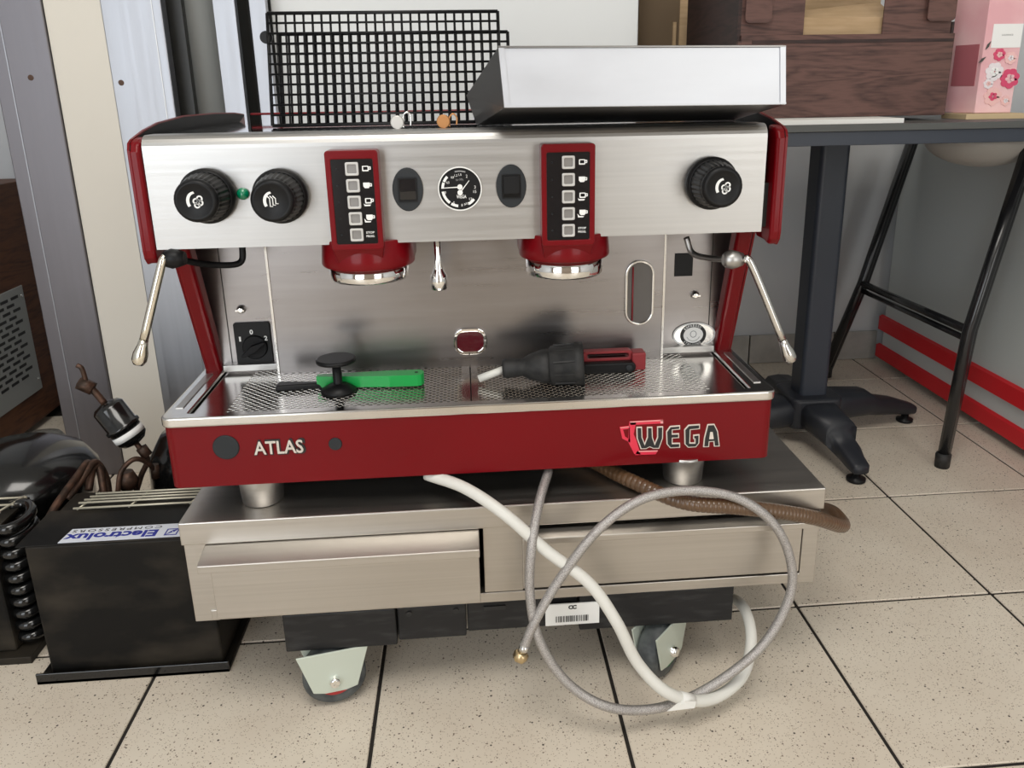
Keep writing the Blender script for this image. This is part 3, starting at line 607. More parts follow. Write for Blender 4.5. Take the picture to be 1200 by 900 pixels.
# rotary selector
a, b2 = P(273, 378, Y=RB), P(322, 429, Y=RB); cx_, cz_ = (a.x+b2.x)/2+.0, (a.z+b2.z)/2
rs = MB().prism(rrect(a.x, min(b2.x, sx0-.001), b2.z, a.z, .004, RB), (0, -.003, 0)).build('rotary_switch', 'black_plastic', em, .0008)
MB().lathe((cx_+.002, RB-.003, cz_-.003), (0, -1, 0), [(0, .018), (.003, .0175), (.004, .016)], 30).build('switch_dial', 'black_matte', rs)
d_ = Vector((.86, 0, .50)); n_ = Vector((-.5, 0, .86)); c_ = Vector((cx_+.002, RB-.007, cz_-.003))
MB().prism([c_-d_*.020-n_*.002, c_-n_*.0055, c_+d_*.020-n_*.001, c_+d_*.020+n_*.001, c_+n_*.0055, c_-d_*.020+n_*.001], (0, -.011, 0)).build('switch_pointer', 'black_matte', rs, .001)
text('switch_numeral', '1', 'white_print', rs, (cx_-.018, RB-.0031, cz_+.010), XR, ZU, .0026, .0072, .0003)
text('switch_numeral', '0', 'white_print', rs, (cx_-.001, RB-.0031, cz_+.020), XR, ZU, .0048, .0072, .0003, .03)
text('switch_numeral', '2', 'white_print', rs, (cx_+.0185, RB-.0031, cz_+.010), XR, ZU, .0048, .0072, .0003, .03)
for (px, py) in ((283, 362), (814, 345)):
    c = P(px, py, Y=RB); MB().lathe(c, (0, -1, 0), [(0, .0065), (.002, .0065), (.004, .005), (.008, .0045), (.009, .003)], 14).box(c.x-.006, c.x+.006, RB-.011, RB-.008, c.z-.001, c.z+.001).build('thumb_screw', 'chrome', em)
a, b2 = P(791, 297, Y=RB), P(811, 323, Y=RB)
B(a.x, b2.x, RB-.002, RB+.001, b2.z, a.z).build('socket_cover', 'black_plastic', em, .0005)
# oval badge
c = P(813, 392, Y=RB)
bd = MB().prism(ell(c, 0.0323, 0.0189, 40), (0, -.002, 0)).build('badge', 'tray_steel', em)
MB().ring(ell((c.x, RB-.0015, c.z), 0.0329, 0.0195, 40), ell((c.x, RB-.0015, c.z), 0.0307, 0.0173, 40), (0, -.0012, 0)).build('badge_rim', 'white_print', bd)
bc_ = Vector((c.x-.0015, RB-.002, c.z))
MB().ring(ell(bc_, 0.0201, 0.0177, 32), ell(bc_, 0.0152, 0.0124, 32), (0, -.0006, 0)).build('badge_ring', 'black_ink', bd)
MB().prism(ell(bc_, 0.0152, 0.0124, 32), (0, -.0005, 0)).build('badge_face', 'white_print', bd)
MB().ring(ell((bc_.x, bc_.y-.0005, bc_.z+.0015), 0.0051, 0.0055, 20), ell((bc_.x, bc_.y-.0005, bc_.z+.0015), 0.0041, 0.0045, 20), (0, -.0003, 0)).build('cup_outline', 'grey_print', bd)
sc_ = MB(); arcband(sc_, Vector((bc_.x, 0, bc_.z+.001)), 0.0100, 0.0107, 200, 340, bc_.y-.0005, -.0003); sc_.build('saucer_outline', 'grey_print', bd)
for word, top_ in (('ESPRESSO', True), ('ITALIANO', False)):
    for k, ch in enumerate(word):
        q = math.radians((138-12*k) if top_ else (222+12*k)); rx_, rz_ = .0177, .0151
        p_ = (bc_.x+rx_*math.cos(q), bc_.y-.0007, bc_.z+rz_*math.sin(q)); t_ = Vector((math.sin(q), 0, -math.cos(q))) if top_ else Vector((-math.sin(q), 0, math.cos(q)))
        u_ = Vector((math.cos(q), 0, math.sin(q)))*(1 if top_ else -1)
        text('badge_lettering', ch, 'white_print', bd, p_, t_, u_, .0008 if ch == 'I' else .0027, .0034, .0003, .01)
# ---- front of the red base: plugs and lettering
for (px, py, r_) in ((265, 524, .0165), (393, 520, .0085)):
    c = P(px, py, Y=TF); MB().lathe(c, (0, -1, 0), [(0, r_), (.001, r_), (.002, r_*.93)], 32).build('blanking_plug', 'grey_plastic', em)
c = P(327, 523, Y=TF)
text('model_lettering', 'ATLAS', 'black_ink', em, (c.x+.0005, TF-.0002, c.z-.0004), XR, ZU, .066, .022, .0010, .045)
text('model_lettering', 'ATLAS', 'silver_letter', em, (c.x, TF-.0012, c.z), XR, ZU, .0615, .0185, .0020, .018)
# WEGA logo: letters as heavy strokes with a cream outline, red cup on the left
def lp(u, v, y): # u,v in pixels of the 1200x471 crop of the logo
    q = P(715+u*140/1200, 485+v*55/471, Y=TF); return (q.x, y, q.z)
letters = [
    [(262, 128), (318, 128), (322, 230), (345, 292), (368, 230), (368, 128), (422, 128), (426, 230), (446, 292), (470, 230), (470, 125), (530, 122), (528, 240), (490, 345), (430, 345), (395, 330), (360, 348), (305, 350), (265, 240)],
    [(600, 120), (700, 112), (700, 152), (625, 160), (625, 195), (690, 192), (690, 238), (625, 242), (625, 290), (700, 288), (700, 335), (600, 340), (565, 300), (560, 175)],
    [(785, 108), (900, 100), (898, 148), (805, 158), (800, 285), (845, 285), (845, 250), (832, 250), (832, 208), (895, 202), (892, 290), (860, 330), (780, 335), (745, 300), (742, 155)],
    [(975, 102), (1045, 98), (1080, 170), (1098, 322), (1040, 324), (1035, 275), (995, 278), (990, 328), (932, 330), (940, 240)]]
lg_ = MB(); lk = MB()
for pts_ in letters:
    cx_ = sum(p[0] for p in pts_)/len(pts_); lg_.prism([lp(u, v, TF) for u, v in pts_], (0, -.0014, 0))
def inset(pts_, d):
    n = len(pts_); area_ = sum(pts_[i][0]*pts_[(i+1) % n][1]-pts_[(i+1) % n][0]*pts_[i][1] for i in range(n)); s_ = 1 if area_ > 0 else -1; out = []
    for i in range(n):
        a_, b_, c_ = Vector(pts_[i-1]), Vector(pts_[i]), Vector(pts_[(i+1) % n]); d1_ = (b_-a_).normalized(); d2_ = (c_-b_).normalized()
        n1 = Vector((-d1_.y, d1_.x))*s_; n2 = Vector((-d2_.y, d2_.x))*s_; m_ = (n1+n2); m_.normalize(); k_ = d/max(.45, m_.dot(n1)); out.append((b_.x+m_.x*k_, b_.y+m_.y*k_))
    return out
for pts_ in letters: lk.prism([lp(u, v, TF-.0013) for u, v in inset(pts_, 10)], (0, -.0008, 0))
def tri_fix(o):
    bm = bmesh.new(); bm.from_mesh(o.data); bmesh.ops.triangulate(bm, faces=[f for f in bm.faces if len(f.verts) > 4], ngon_method='EAR_CLIP'); bm.to_mesh(o.data); bm.free()
logo = lg_.build('logo_outline', 'logo_cream', em); tri_fix(logo)
o = lk.build('logo_lettering', 'black_ink', em); tri_fix(o)
MB().ring([lp(u, v, TF-.002) for u, v in ((1000, 175), (1025, 175), (1035, 245), (990, 247))], [lp(u, v, TF-.002) for u, v in ((1006, 188), (1019, 188), (1024, 236), (1001, 237))], (0, -.0005, 0)).prism([lp(u, v, TF-.002) for u, v in ((1006, 188), (1019, 188), (1024, 236), (1001, 237))], (0, -.0003, 0)).build('logo_counter', 'logo_cream', em)
cpn = MB()
for q_ in ([(190, 75), (530, 55), (530, 92), (205, 108)], [(190, 75), (262, 72), (235, 200), (262, 260), (305, 405), (240, 398), (180, 280)], [(270, 370), (480, 365), (455, 402), (250, 410)]):
    cpn.prism([lp(u, v, TF) for u, v in q_], (0, -.0011, 0))
cpn.ring([lp(u, v, TF) for u, v in ((95, 130), (195, 118), (200, 285), (120, 245))], [lp(u, v, TF) for u, v in ((128, 155), (188, 148), (188, 250), (150, 228))], (0, -.0011, 0))
o = cpn.build('logo_cup', 'logo_pink', em); tri_fix(o)
ce = MB()
for q_ in ([(195, 72), (528, 55), (528, 66), (198, 84)], [(285, 366), (475, 362), (470, 374), (283, 378)], [(98, 132), (190, 122), (190, 130), (104, 140)], [(500, 60), (530, 57), (530, 92), (505, 92)]): ce.prism([lp(u, v, TF-.0011) for u, v in q_], (0, -.0005, 0))
ce.build('logo_cup_edge', 'logo_pink_edge', em)

# ================================================================== things on the drip tray
GZ = ZR1+.0085
# tamper
c = P(397, 459, Z=GZ); c.z = GZ
tp = thing('tamper', c, 'black double disc coffee tamper standing on the left grate', 'tamper')
zt_ = P(395, 420, Y=c.y).z
MB().lathe(c, (0, 0, 1), [(0, .0235), (.004, .0235), (.010, .014), (.013, .006)], 36).build('tamper_base', 'black_plastic', tp)
MB().lathe((c.x, c.y, c.z+.01), (0, 0, 1), [(0, .008), (.004, .0062), (zt_-c.z-.014, .0062)], 14).build('tamper_stem', 'black_plastic', tp)
MB().lathe((c.x, c.y, zt_-.005), (0, 0, 1), [(0, .022), (.001, .0262), (.005, .0265), (.006, .024)], 36).build('tamper_disc', 'black_plastic', tp)
# green spatula
a = P(372, 448, Z=GZ+.008); b2 = P(497, 444, Z=GZ+.008); a.z = b2.z = GZ
sp_ = thing('spatula', (a+b2)/2, 'green handled spatula lying behind the tamper', 'spatula')
ax = (b2-a).normalized(); nn = Vector((-ax.y, ax.x, 0)); L = (b2-a).length
prof = [(0, .0045), (.02, .0065), (.045, .0075), (.075, .0100), (.10, .0115), (L-.008, .0115), (L-.003, .009), (L, .003)]
ring_ = [a+ax*t_+nn*w2 for t_, w2 in prof]+[a+ax*t_-nn*w2 for t_, w2 in reversed(prof)]
MB().prism(ring_, (0, 0, .0)).v
hm = MB(); hm.prism([p+Vector((0, 0, .002)) for p in ring_], (0, 0, .016)); h_ = hm.build('handle', 'green_plastic', sp_, .004, 3); tri_fix(h_)
e = b2-ax*.010; MB().lathe((e.x, e.y, GZ+.0181), (0, 0, 1), [(0, .0024), (.0004, .0024)], 14).build('hanging_hole', 'black_ink', sp_)
a0 = a-ax*.055
MB().hexa([a0+nn*.012, a0-nn*.012, a-nn*.005+ax*.01, a+nn*.005+ax*.01], [p+Vector((0, 0, .008)) for p in (a0+nn*.010, a0-nn*.010, a-nn*.004+ax*.01, a+nn*.004+ax*.01)]).build('blade', 'black_plastic', sp_, .002)
# black rubber power connector lying on its side
cz = GZ+.0285
a = P(590, 447, Y=-.045); b2 = P(684, 428, Y=-.060); a.z = cz-.008; b2.z = cz
rc = thing('power_connector', ((a.x+b2.x)/2, a.y, GZ), 'black rubber cable socket lying on the right grate', 'connector')
d_ = (b2-a); L = d_.length; k = L/.1
MB().lathe(a, d_, [(0, .0125), (.004*k, .0135), (.024*k, .0120), (.030*k, .016), (.048*k, .023), (.052*k, .0235), (.060*k, .0235)], 24).build('cable_boot', 'black_rubber', rc)
MB().lathe(a+d_.normalized()*.058*k, d_, [(0, .024), (.002, .0268), (.030*k, .0278), (.032*k, .0300), (.042*k, .0300), (.0425*k, .025), (.030*k, .023), (.029*k, .001)], 28).build('socket_body', 'black_rubber', rc)
rib = MB(); dn = d_.normalized(); u_ = dn.orthogonal().normalized(); v_ = dn.cross(u_)
for k_ in range(10):
    q = 2*PI*k_/10; o_ = u_*math.cos(q)+v_*math.sin(q); t_ = dn.cross(o_); s0 = a+d_.normalized()*.064*k
    rib.hexa([s0+o_*.026-t_*.0015, s0+o_*.026+t_*.0015, s0+o_*.0288+t_*.001, s0+o_*.0288-t_*.001], [p+dn*.026*k for p in (s0+o_*.026-t_*.0015, s0+o_*.026+t_*.0015, s0+o_*.0292+t_*.001, s0+o_*.0292-t_*.001)])
rib.build('grip_ribs', 'black_rubber', rc)
MB().tube([a+dn*.004, P(561, 444, Y=a.y-.002)], .0052, 12).build('cable', 'hose_white', rc)
# red plastic clamp
y_ = -.005
a = P(684, 440, Y=y_); b2 = P(754, 440, Y=y_); zc = GZ
cl = thing('pipe_clamp', ((a.x+b2.x)/2, y_, GZ), 'dark red plastic clamp with black lever beside the cable socket', 'clamp')
w_ = b2.x-a.x
MB().box(b2.x-.020, b2.x, y_-.014, y_+.010, zc, zc+.026).build('clamp_block', 'red_plastic', cl, .002)
MB().ring(rrect(a.x-.004, b2.x-.018, zc+.014, zc+.029, .006, y_-.008), rrect(a.x+.004, b2.x-.024, zc+.018, zc+.025, .003, y_-.008), (0, .014, 0)).build('clamp_jaw', 'red_plastic', cl, .001)
MB().box(a.x-.002, b2.x-.02, y_-.004, y_+.008, zc+.010, zc+.018).build('clamp_bar', 'red_plastic', cl, .001)
MB().prism(rrect(a.x-.006, b2.x-.016, zc, zc+.015, .007, y_-.022), (0, .014, 0)).build('lever', 'black_plastic', cl, .002)
MB().lathe((b2.x-.026, y_-.022, zc+.0075), (0, -1, 0), [(0, .0045), (.001, .005), (.0012, .003)], 14).build('rivet', 'grey_plastic', cl)

# ================================================================== on top of the machine
TPZ = .773
def grid(name, corners, label, nv=26, nh=11, rb=.0017, knobs=False):
    """corners: bl, br, tl, tr in space"""
    bl, br, tl, tr_ = corners
    t = thing(name, (bl+br)/2, label, 'grid', None)
    nrm = (br-bl).cross(tl-bl).normalized()
    fr = MB()
    for p_, q_ in ((bl, br), (br, tr_), (tr_, tl), (tl, bl)): fr.cyl(p_, q_, rb*1.4, seg=8)
    fr.build('frame', 'black_plastic', t)
    src = None
    for k in range(1, nv):
        f_ = k/nv; p_ = bl.lerp(br, f_); q_ = tl.lerp(tr_, f_); s0 = p_
        if src is None:
            src = MB().cyl(p_, q_, rb, seg=6).build('vertical_bar', 'black_plastic', t); base = p_.copy()
        else: clone(src, p_-base)
    src = None
    for k in range(1, nh):
        f_ = k/nh; p_ = bl.lerp(tl, f_)+nrm*rb; q_ = br.lerp(tr_, f_)+nrm*rb
        if src is None: src = MB().cyl(p_, q_, rb*.9, seg=6).build('horizontal_bar', 'black_plastic', t); base = p_.copy()
        else: clone(src, p_-base)
    if knobs:
        e = tl.lerp(bl, .21); MB().lathe(e+Vector((-.004, .004, 0)), (0, 1, 0), [(0, .0085), (.004, .0085)], 20).build('end_cap', 'black_plastic', t)
    return t
gy0, gy1 = .078, .115
bl, br = P(320, 152, Y=gy0), P(566, 148, Y=gy0); bl.z = br.z = TPZ+.003; 
tl, tr_ = P(309, 18, Y=gy1), P(579, 11, Y=gy1); zz = (tl.z+tr_.z)/2
br.x = bl.x+(tr_.x-tl.x); tl.x = bl.x; tr_.x = br.x; tl.z = tr_.z = zz
grid('wire_grid', (bl, br, tl, tr_), 'black barred cup grid standing upright on the machine, taller front one', knobs=True)
H_ = (tl-bl).length; sh = Vector((.0135, .010, 0)); dz = (bl-tl)*(2/11)
grid('wire_grid', (bl+sh, br+sh, tl+sh+dz, tr_+sh+dz), 'second black barred cup grid leaning just behind the taller one', nh=9)
# padlocks
for (px, px2, py, mt, lab, wd) in ((466, 478, 150, 'padlock_silver', 'small silver padlock with open shackle on the machine top', 17), (520, 526, 152, 'padlock_brass', 'small orange brown padlock on the machine top beside the steel bin', 12)):
    c = P(px, py, Z=TPZ); c.y = -.035; c.x = P(px, py, Y=c.y).x; c.z = TPZ
    t = thing('padlock', c, lab, 'padlock')
    MB().lathe((c.x, c.y+.004, c.z+.0085), (0, -1, 0), [(0, .0075), (.0015, .0085), (.0075, .0085), (.009, .0075)], 20).build('lock_body', mt, t)
    x_ = c.x+.0105; h_ = .016 if wd == 17 else .013
    MB().tube(smooth_path([(x_-.003, c.y, TPZ+.002), (x_-.0025, c.y, TPZ+h_), (x_+.002, c.y, TPZ+h_+.0045), (x_+.0065, c.y, TPZ+h_), (x_+.006, c.y, TPZ+.004)], 5), .0011, 8).build('shackle', mt if wd == 12 else 'chrome', t)
# tilted stainless bin
BF = -.150
f_tl, f_tr, f_br, f_bl = P(584, 56, Y=BF), P(920, 55, Y=BF), P(920, 122, Y=BF-.004), P(591, 126, Y=BF-.004)
b_bl, b_br = Vector((f_bl.x-.028, .025, TPZ+.001)), Vector((f_br.x+.000, .025, TPZ+.001))
b_tl, b_tr = b_bl+Vector((-.012, .022, .038)), b_br+Vector((.004, .022, .038))
m_bl = P(570, 149, Y=-.070); m_bl.z = .7765
bn = thing('steel_bin', ((f_bl.x+f_br.x)/2, 0, TPZ), 'shallow stainless steel bin tilted face up on the machine top', 'bin')
def panel(pts, name, m_, th=.0012, parent=bn, bev=0):
    a_, b_, c_ = Vector(pts[0]), Vector(pts[1]), Vector(pts[2]); n_ = (b_-a_).cross(c_-a_).normalized()*th
    return MB().prism([Vector(p)-n_*.5 for p in pts], n_).build(name, m_, parent, bev)
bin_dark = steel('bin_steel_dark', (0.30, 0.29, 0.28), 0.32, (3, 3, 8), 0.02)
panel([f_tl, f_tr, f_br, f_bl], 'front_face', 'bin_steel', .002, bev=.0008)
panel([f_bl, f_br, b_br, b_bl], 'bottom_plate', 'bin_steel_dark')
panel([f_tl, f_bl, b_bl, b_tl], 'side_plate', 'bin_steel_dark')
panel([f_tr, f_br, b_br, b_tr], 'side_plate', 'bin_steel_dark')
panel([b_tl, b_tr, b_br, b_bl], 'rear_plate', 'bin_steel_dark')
def strip(a_, b_, w2, name, m_, y=-.0015):
    MB().prism([a_+Vector((0, y, 0)), b_+Vector((0, y, 0)), b_+Vector((w2, y, 0)), a_+Vector((w2, y, 0))], (0, -.001, 0)).build(name, m_, bn)
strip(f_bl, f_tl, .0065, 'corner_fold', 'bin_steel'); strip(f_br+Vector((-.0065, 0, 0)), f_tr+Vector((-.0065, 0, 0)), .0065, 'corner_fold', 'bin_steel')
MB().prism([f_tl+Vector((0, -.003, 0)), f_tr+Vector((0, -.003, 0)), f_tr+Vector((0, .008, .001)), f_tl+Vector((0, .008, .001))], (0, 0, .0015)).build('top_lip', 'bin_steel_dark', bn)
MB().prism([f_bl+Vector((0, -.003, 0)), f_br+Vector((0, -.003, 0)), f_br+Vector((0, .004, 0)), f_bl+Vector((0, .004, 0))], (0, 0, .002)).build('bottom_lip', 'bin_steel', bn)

# ================================================================== hoses
def hose(name, pts, r, m_, label, cat='hose', seg=12, rf=None, n=10):
    t = thing(name, pts[len(pts)//2], label, cat); path = smooth_path(pts, n)
    MB().tube(path, r, seg, (lambda i: rf(i)) if rf else None).build('hose_tube', m_, t); return t, path
HB = [(643, 551, -.115), (632, 588, -.165), (623, 640, -.205), (621, 695, -.215), (632, 750, -.225), (665, 800, -.235), (715, 829, -.245), (775, 829, -.235), (835, 803, -.22), (893, 757, -.215), (925, 700, -.205), (926, 655, -.20), (905, 612, -.195), (862, 583, -.185), (805, 575, -.185), (750, 586, -.195), (700, 622, -.205), (655, 680, -.215), (626, 730, -.225), (612, 764, -.225)]
pts = [P(x, y, Y=Y) for x, y, Y in HB]
for p_ in pts: p_.z = max(p_.z, .009)
bh, path = hose('braided_hose', pts, .0062, 'braid', 'braided steel hose looped in front of the cabinet with a brass nut')
e = path[-1]; d_ = (path[-1]-path[-3]).normalized()
MB().lathe(e-d_*.012, d_, [(0, .0066), (.012, .0066)], 14).build('ferrule', 'tray_steel', bh)
MB().lathe(e, d_, [(0, .0075), (.002, .0098), (.010, .0098), (.012, .0085)], 6).build('hose_nut', 'brass', bh)
HW = [(500, 556, -.115), (545, 572, -.15), (592, 603, -.185), (640, 645, -.20), (690, 683, -.215), (722, 728, -.23), (748, 778, -.235), (785, 813, -.245), (830, 820, -.23), (868, 795, -.20), (880, 755, -.17), (876, 722, -.13), (862, 703, -.08), (835, 700, .0)]
pts = [P(x, y, Y=Y) for x, y, Y in HW]
for p_ in pts: p_.z = max(p_.z, .0095)
wh_, path = hose('white_hose', pts, .0078, 'hose_white', 'plain white hose hanging from the machine down to the floor', seg=14)
c = P(800, 822, Y=-.253); q = min(path, key=lambda p_: (p_-P(800, 819, Y=-.24)).length); i = path.index(q); d_ = (path[i+1]-path[i-1]).normalized()
MB().lathe(q-d_*.010, d_, [(0, .0088), (.022, .0090)], 16).build('paper_tag', 'paper', wh_)
s_ = Vector((0, -.0095, 0)); v0 = q+s_
MB().prism([v0+Vector((-.026, 0, -.0115+.003)), v0+Vector((.010, -.001, -.0085+.003)), v0+Vector((.012, -.001, .004)), v0+Vector((-.008, 0, .0065))], (0, .0008, 0)).build('paper_tag', 'paper', wh_)
HC = [(655, 553, -.02), (690, 560, -.06), (740, 574, -.13), (800, 588, -.175), (860, 594, -.18), (915, 600, -.175), (955, 607, -.165), (984, 616, -.13), (987, 612, -.09), (976, 600, -.04), (962, 596, .02), (950, 600, .09)]
pts = [P(x, y, Y=Y) for x, y, Y in HC]; pts[0].z = max(pts[0].z, CZ+.012)
for p_ in pts[:3]: p_.z = max(p_.z, CZ+.0125)
path = smooth_path(pts, 64); t = thing('corrugated_hose', pts[4], 'brown ribbed drain hose lying across the cabinet front edge', 'hose')
wobble = lambda i: .0098+(.00025 if i % 6 < 4 else -.0003)
MB().tube(path, .01, 14, wobble).build('hose_tube', 'hose_brown', t)

# ================================================================== table, boxes
tb = thing('bistro_table', (.28, .62, 0), 'black square bistro table with four footed base right of the machine', 'table')
TZ1 = .752; ty0, ty1 = .29, .99; tx0, tx1 = -.06, .70
B(tx0, tx1, ty0, ty1, TZ1-.012, TZ1).build('tabletop', 'table_edge', tb, .001)
B(tx0+.004, tx1-.004, ty0+.004, ty1-.004, TZ1-.036, TZ1-.012).build('table_edge_band', 'table_apron', tb, .001)
ccx, ccy = .283, .64
B(ccx-.14, ccx+.14, ccy-.14, ccy+.14, TZ1-.042, TZ1-.036).build('mounting_plate', 'table_black', tb)
MB().prism(rplan(ccx-.033, ccx+.033, ccy-.033, ccy+.033, .010, .10), (0, 0, TZ1-.042-.10)).build('column', 'table_apron', tb)
MB().prism(rplan(ccx-.062, ccx+.062, ccy-.062, ccy+.062, .02, .045), (0, 0, .075)).build('base_hub', 'table_black', tb, .008, 3)
feet_t = [P(1016, 576, Z=.0), P(1074, 498, Z=.0)]
fdir = [Vector((f_.x-ccx, f_.y-ccy, 0)) for f_ in feet_t]; fdir[0].y += .03; fdir[1].y += .03
fdir += [-fdir[0], -fdir[1]]
for fd in fdir:
    L = fd.length; d_ = fd.normalized(); n_ = Vector((-d_.y, d_.x, 0)); o_ = Vector((ccx, ccy, 0))
    st = [(0.02, .047, .045, .112), (.08, .044, .045, .112), (.16, .037, .043, .104), (L*.6, .029, .037, .084), (L*.8, .025, .030, .070), (L-.03, .022, .024, .058), (L-.004, .020, .022, .048), (L+.004, .014, .026, .042)]
    vs = []; fs = []; m_ = 10
    for t_, w_, za, zb_ in st:
        for k_ in range(m_):
            q = 2*PI*k_/m_+PI/m_; cu_ = lambda v_: math.copysign(abs(v_)**.55, v_)
            p0 = o_+d_*t_+n_*(w_*cu_(math.cos(q)))+Vector((0, 0, (za+zb_)/2+(zb_-za)/2*cu_(math.sin(q)))); vs.append(p0)
    for j_ in range(len(st)-1):
        for k_ in range(m_): fs.append((j_*m_+k_, j_*m_+(k_+1) % m_, (j_+1)*m_+(k_+1) % m_, (j_+1)*m_+k_))
    fs += [tuple(range(m_)), tuple((len(st)-1)*m_+k_ for k_ in range(m_))]
    lg_ = MB().add(vs, fs, True)
    lg_o = lg_.build('table_leg', 'table_black', tb)
    e = o_+d_*(L-.018); MB().lathe((e.x, e.y, 0), (0, 0, 1), [(0, .017), (.002, .020), (.008, .020), (.010, .009), (.026, .009)], 20).build('foot_glide', 'black_plastic', lg_o)
TT = TZ1
# sheet under the carton
a, b2 = P(905, 146, Z=TT+.006), P(1048, 138, Z=TT)
tag(B(-.02, .26, .31, .44, TT, TT+.008).build('paper_pad', 'paper'), 'thin white pad of paper lying on the table under the wood print carton', 'paper pad')
# wood-print carton
wy0, wy1 = .40, .76
q0 = P(1108, 128, Y=wy0); q1 = P(1120, 20, Y=wy0); lx = P(868, 60, Y=wy0).x
wz0 = TT+.0085; ztop = P(1000, 40, Y=wy0).z; zcorner = P(1090, 32, Y=wy0).z
wb = thing('wine_carton', ((lx+q0.x)/2, (wy0+wy1)/2, wz0), 'dark wood print cardboard tray box with open top on the table', 'box')
rx = q0.x
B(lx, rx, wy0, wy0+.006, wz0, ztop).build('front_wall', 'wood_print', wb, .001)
B(lx-.006, lx, wy0-.001, wy0+.010, wz0, ztop-.010).build('edge_fold', 'wood_print', wb)
# side wall runs back and to the left
xl2 = P(804, 60, Y=wy1).x
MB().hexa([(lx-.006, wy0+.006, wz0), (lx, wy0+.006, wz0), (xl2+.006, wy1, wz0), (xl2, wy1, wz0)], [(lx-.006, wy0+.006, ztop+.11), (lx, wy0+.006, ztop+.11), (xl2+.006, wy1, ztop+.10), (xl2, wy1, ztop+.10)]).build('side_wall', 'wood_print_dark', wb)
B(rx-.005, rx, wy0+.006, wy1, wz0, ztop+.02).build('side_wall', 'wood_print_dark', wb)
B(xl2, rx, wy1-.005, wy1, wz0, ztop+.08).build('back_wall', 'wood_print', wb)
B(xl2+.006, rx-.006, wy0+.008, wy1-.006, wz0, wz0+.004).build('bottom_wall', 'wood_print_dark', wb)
dk = MB().box(lx+.02, rx-.002, wy0-.0008, wy0, P(1000, 46, Y=wy0).z-.006, P(1000, 46, Y=wy0).z).build('fold_line', 'wood_print_dark', wb)
for (xa, xb) in ((P(874, 0, Y=wy0).x, P(905, 0, Y=wy0).x), (P(1088, 0, Y=wy0).x, P(1121, 0, Y=wy0).x)):
    MB().prism(rrect(xa, xb, P(890, 27, Y=wy0).z, ztop+.12, .008, wy0-.004), (0, .003, 0)).build('corner_flap', 'wood_print', wb)
B(lx, P(946, 0, Y=wy0).x, wy0+.007, wy0+.010, wz0+.02, ztop+.14).build('inner_wall', 'wood_print', wb)
B(P(1040, 0, Y=wy0).x, rx-.006, wy0+.007, wy0+.010, wz0+.02, ztop+.14).build('inner_wall', 'wood_print', wb)
# kraft cardboard box inside
ka, kb = P(946, 0, Y=wy0+.02).x-.02, P(1040, 0, Y=wy0+.02).x+.02
kt = thing('kraft_box', ((ka+kb)/2, wy0+.12, wz0+.005), 'plain kraft cardboard box inside the wood print carton', 'box')
B(ka, kb, wy0+.016, wy0+.019, wz0+.005, ztop+.03).build('front_wall', 'kraft', kt)
MB().hexa([(ka, wy0+.02, ztop+.03), (kb, wy0+.02, ztop+.03), (kb, wy0+.022, ztop+.03), (ka, wy0+.022, ztop+.03)], [(ka-.0, wy0+.09, ztop+.045), (kb, wy0+.09, ztop+.062), (kb, wy0+.092, ztop+.06), (ka, wy0+.092, ztop+.043)]).build('lid_flap', 'kraft', kt)
B(ka, kb+.06, wy0+.20, wy0+.203, wz0+.005, ztop+.26).build('back_wall', 'kraft', kt)
B(ka, ka+.003, wy0+.019, wy0+.20, wz0+.005, ztop+.03).build('side_wall', 'kraft', kt)
B(kb-.003, kb, wy0+.019, wy0+.20, wz0+.005, ztop+.03).build('side_wall', 'kraft', kt)
# brown kraft carton at the left behind
ky = .80
c0, c1 = P(748, 30, Y=ky), P(806, 30, Y=ky)
kc = thing('kraft_carton', ((c0.x+c1.x)/2+.02, ky+.08, TT), 'brown kraft carton standing between the white panel and wood print carton', 'box')
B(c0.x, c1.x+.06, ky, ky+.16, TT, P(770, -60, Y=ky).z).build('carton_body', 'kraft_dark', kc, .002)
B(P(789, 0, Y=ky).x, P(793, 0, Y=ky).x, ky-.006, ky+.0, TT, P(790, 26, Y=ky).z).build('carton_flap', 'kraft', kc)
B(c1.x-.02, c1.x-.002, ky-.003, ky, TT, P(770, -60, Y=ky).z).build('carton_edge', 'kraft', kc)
# pink floral carton
py = .42
pz0 = TT+.010
p0 = P(1118, 120, Y=py+.03); pm = P(1152, 130, Y=py); p1 = P(1190, 130, Y=py); H = .26
pk = thing('floral_carton', ((pm.x+p1.x)/2, py+.05, pz0), 'pink floral print carton standing at the right end of the table', 'box')
pxl = P(1152, 60, Y=py).x
rr_ = P(1189, 100, Y=py).x
MB().prism([(pxl, py, pz0), (rr_, py, pz0), (rr_-.01, py+.09, pz0), (P(1110, 118, Y=py+.06).x, py+.07, pz0)], (0, 0, H)).build('carton_body', 'pink_print', pk, .001)
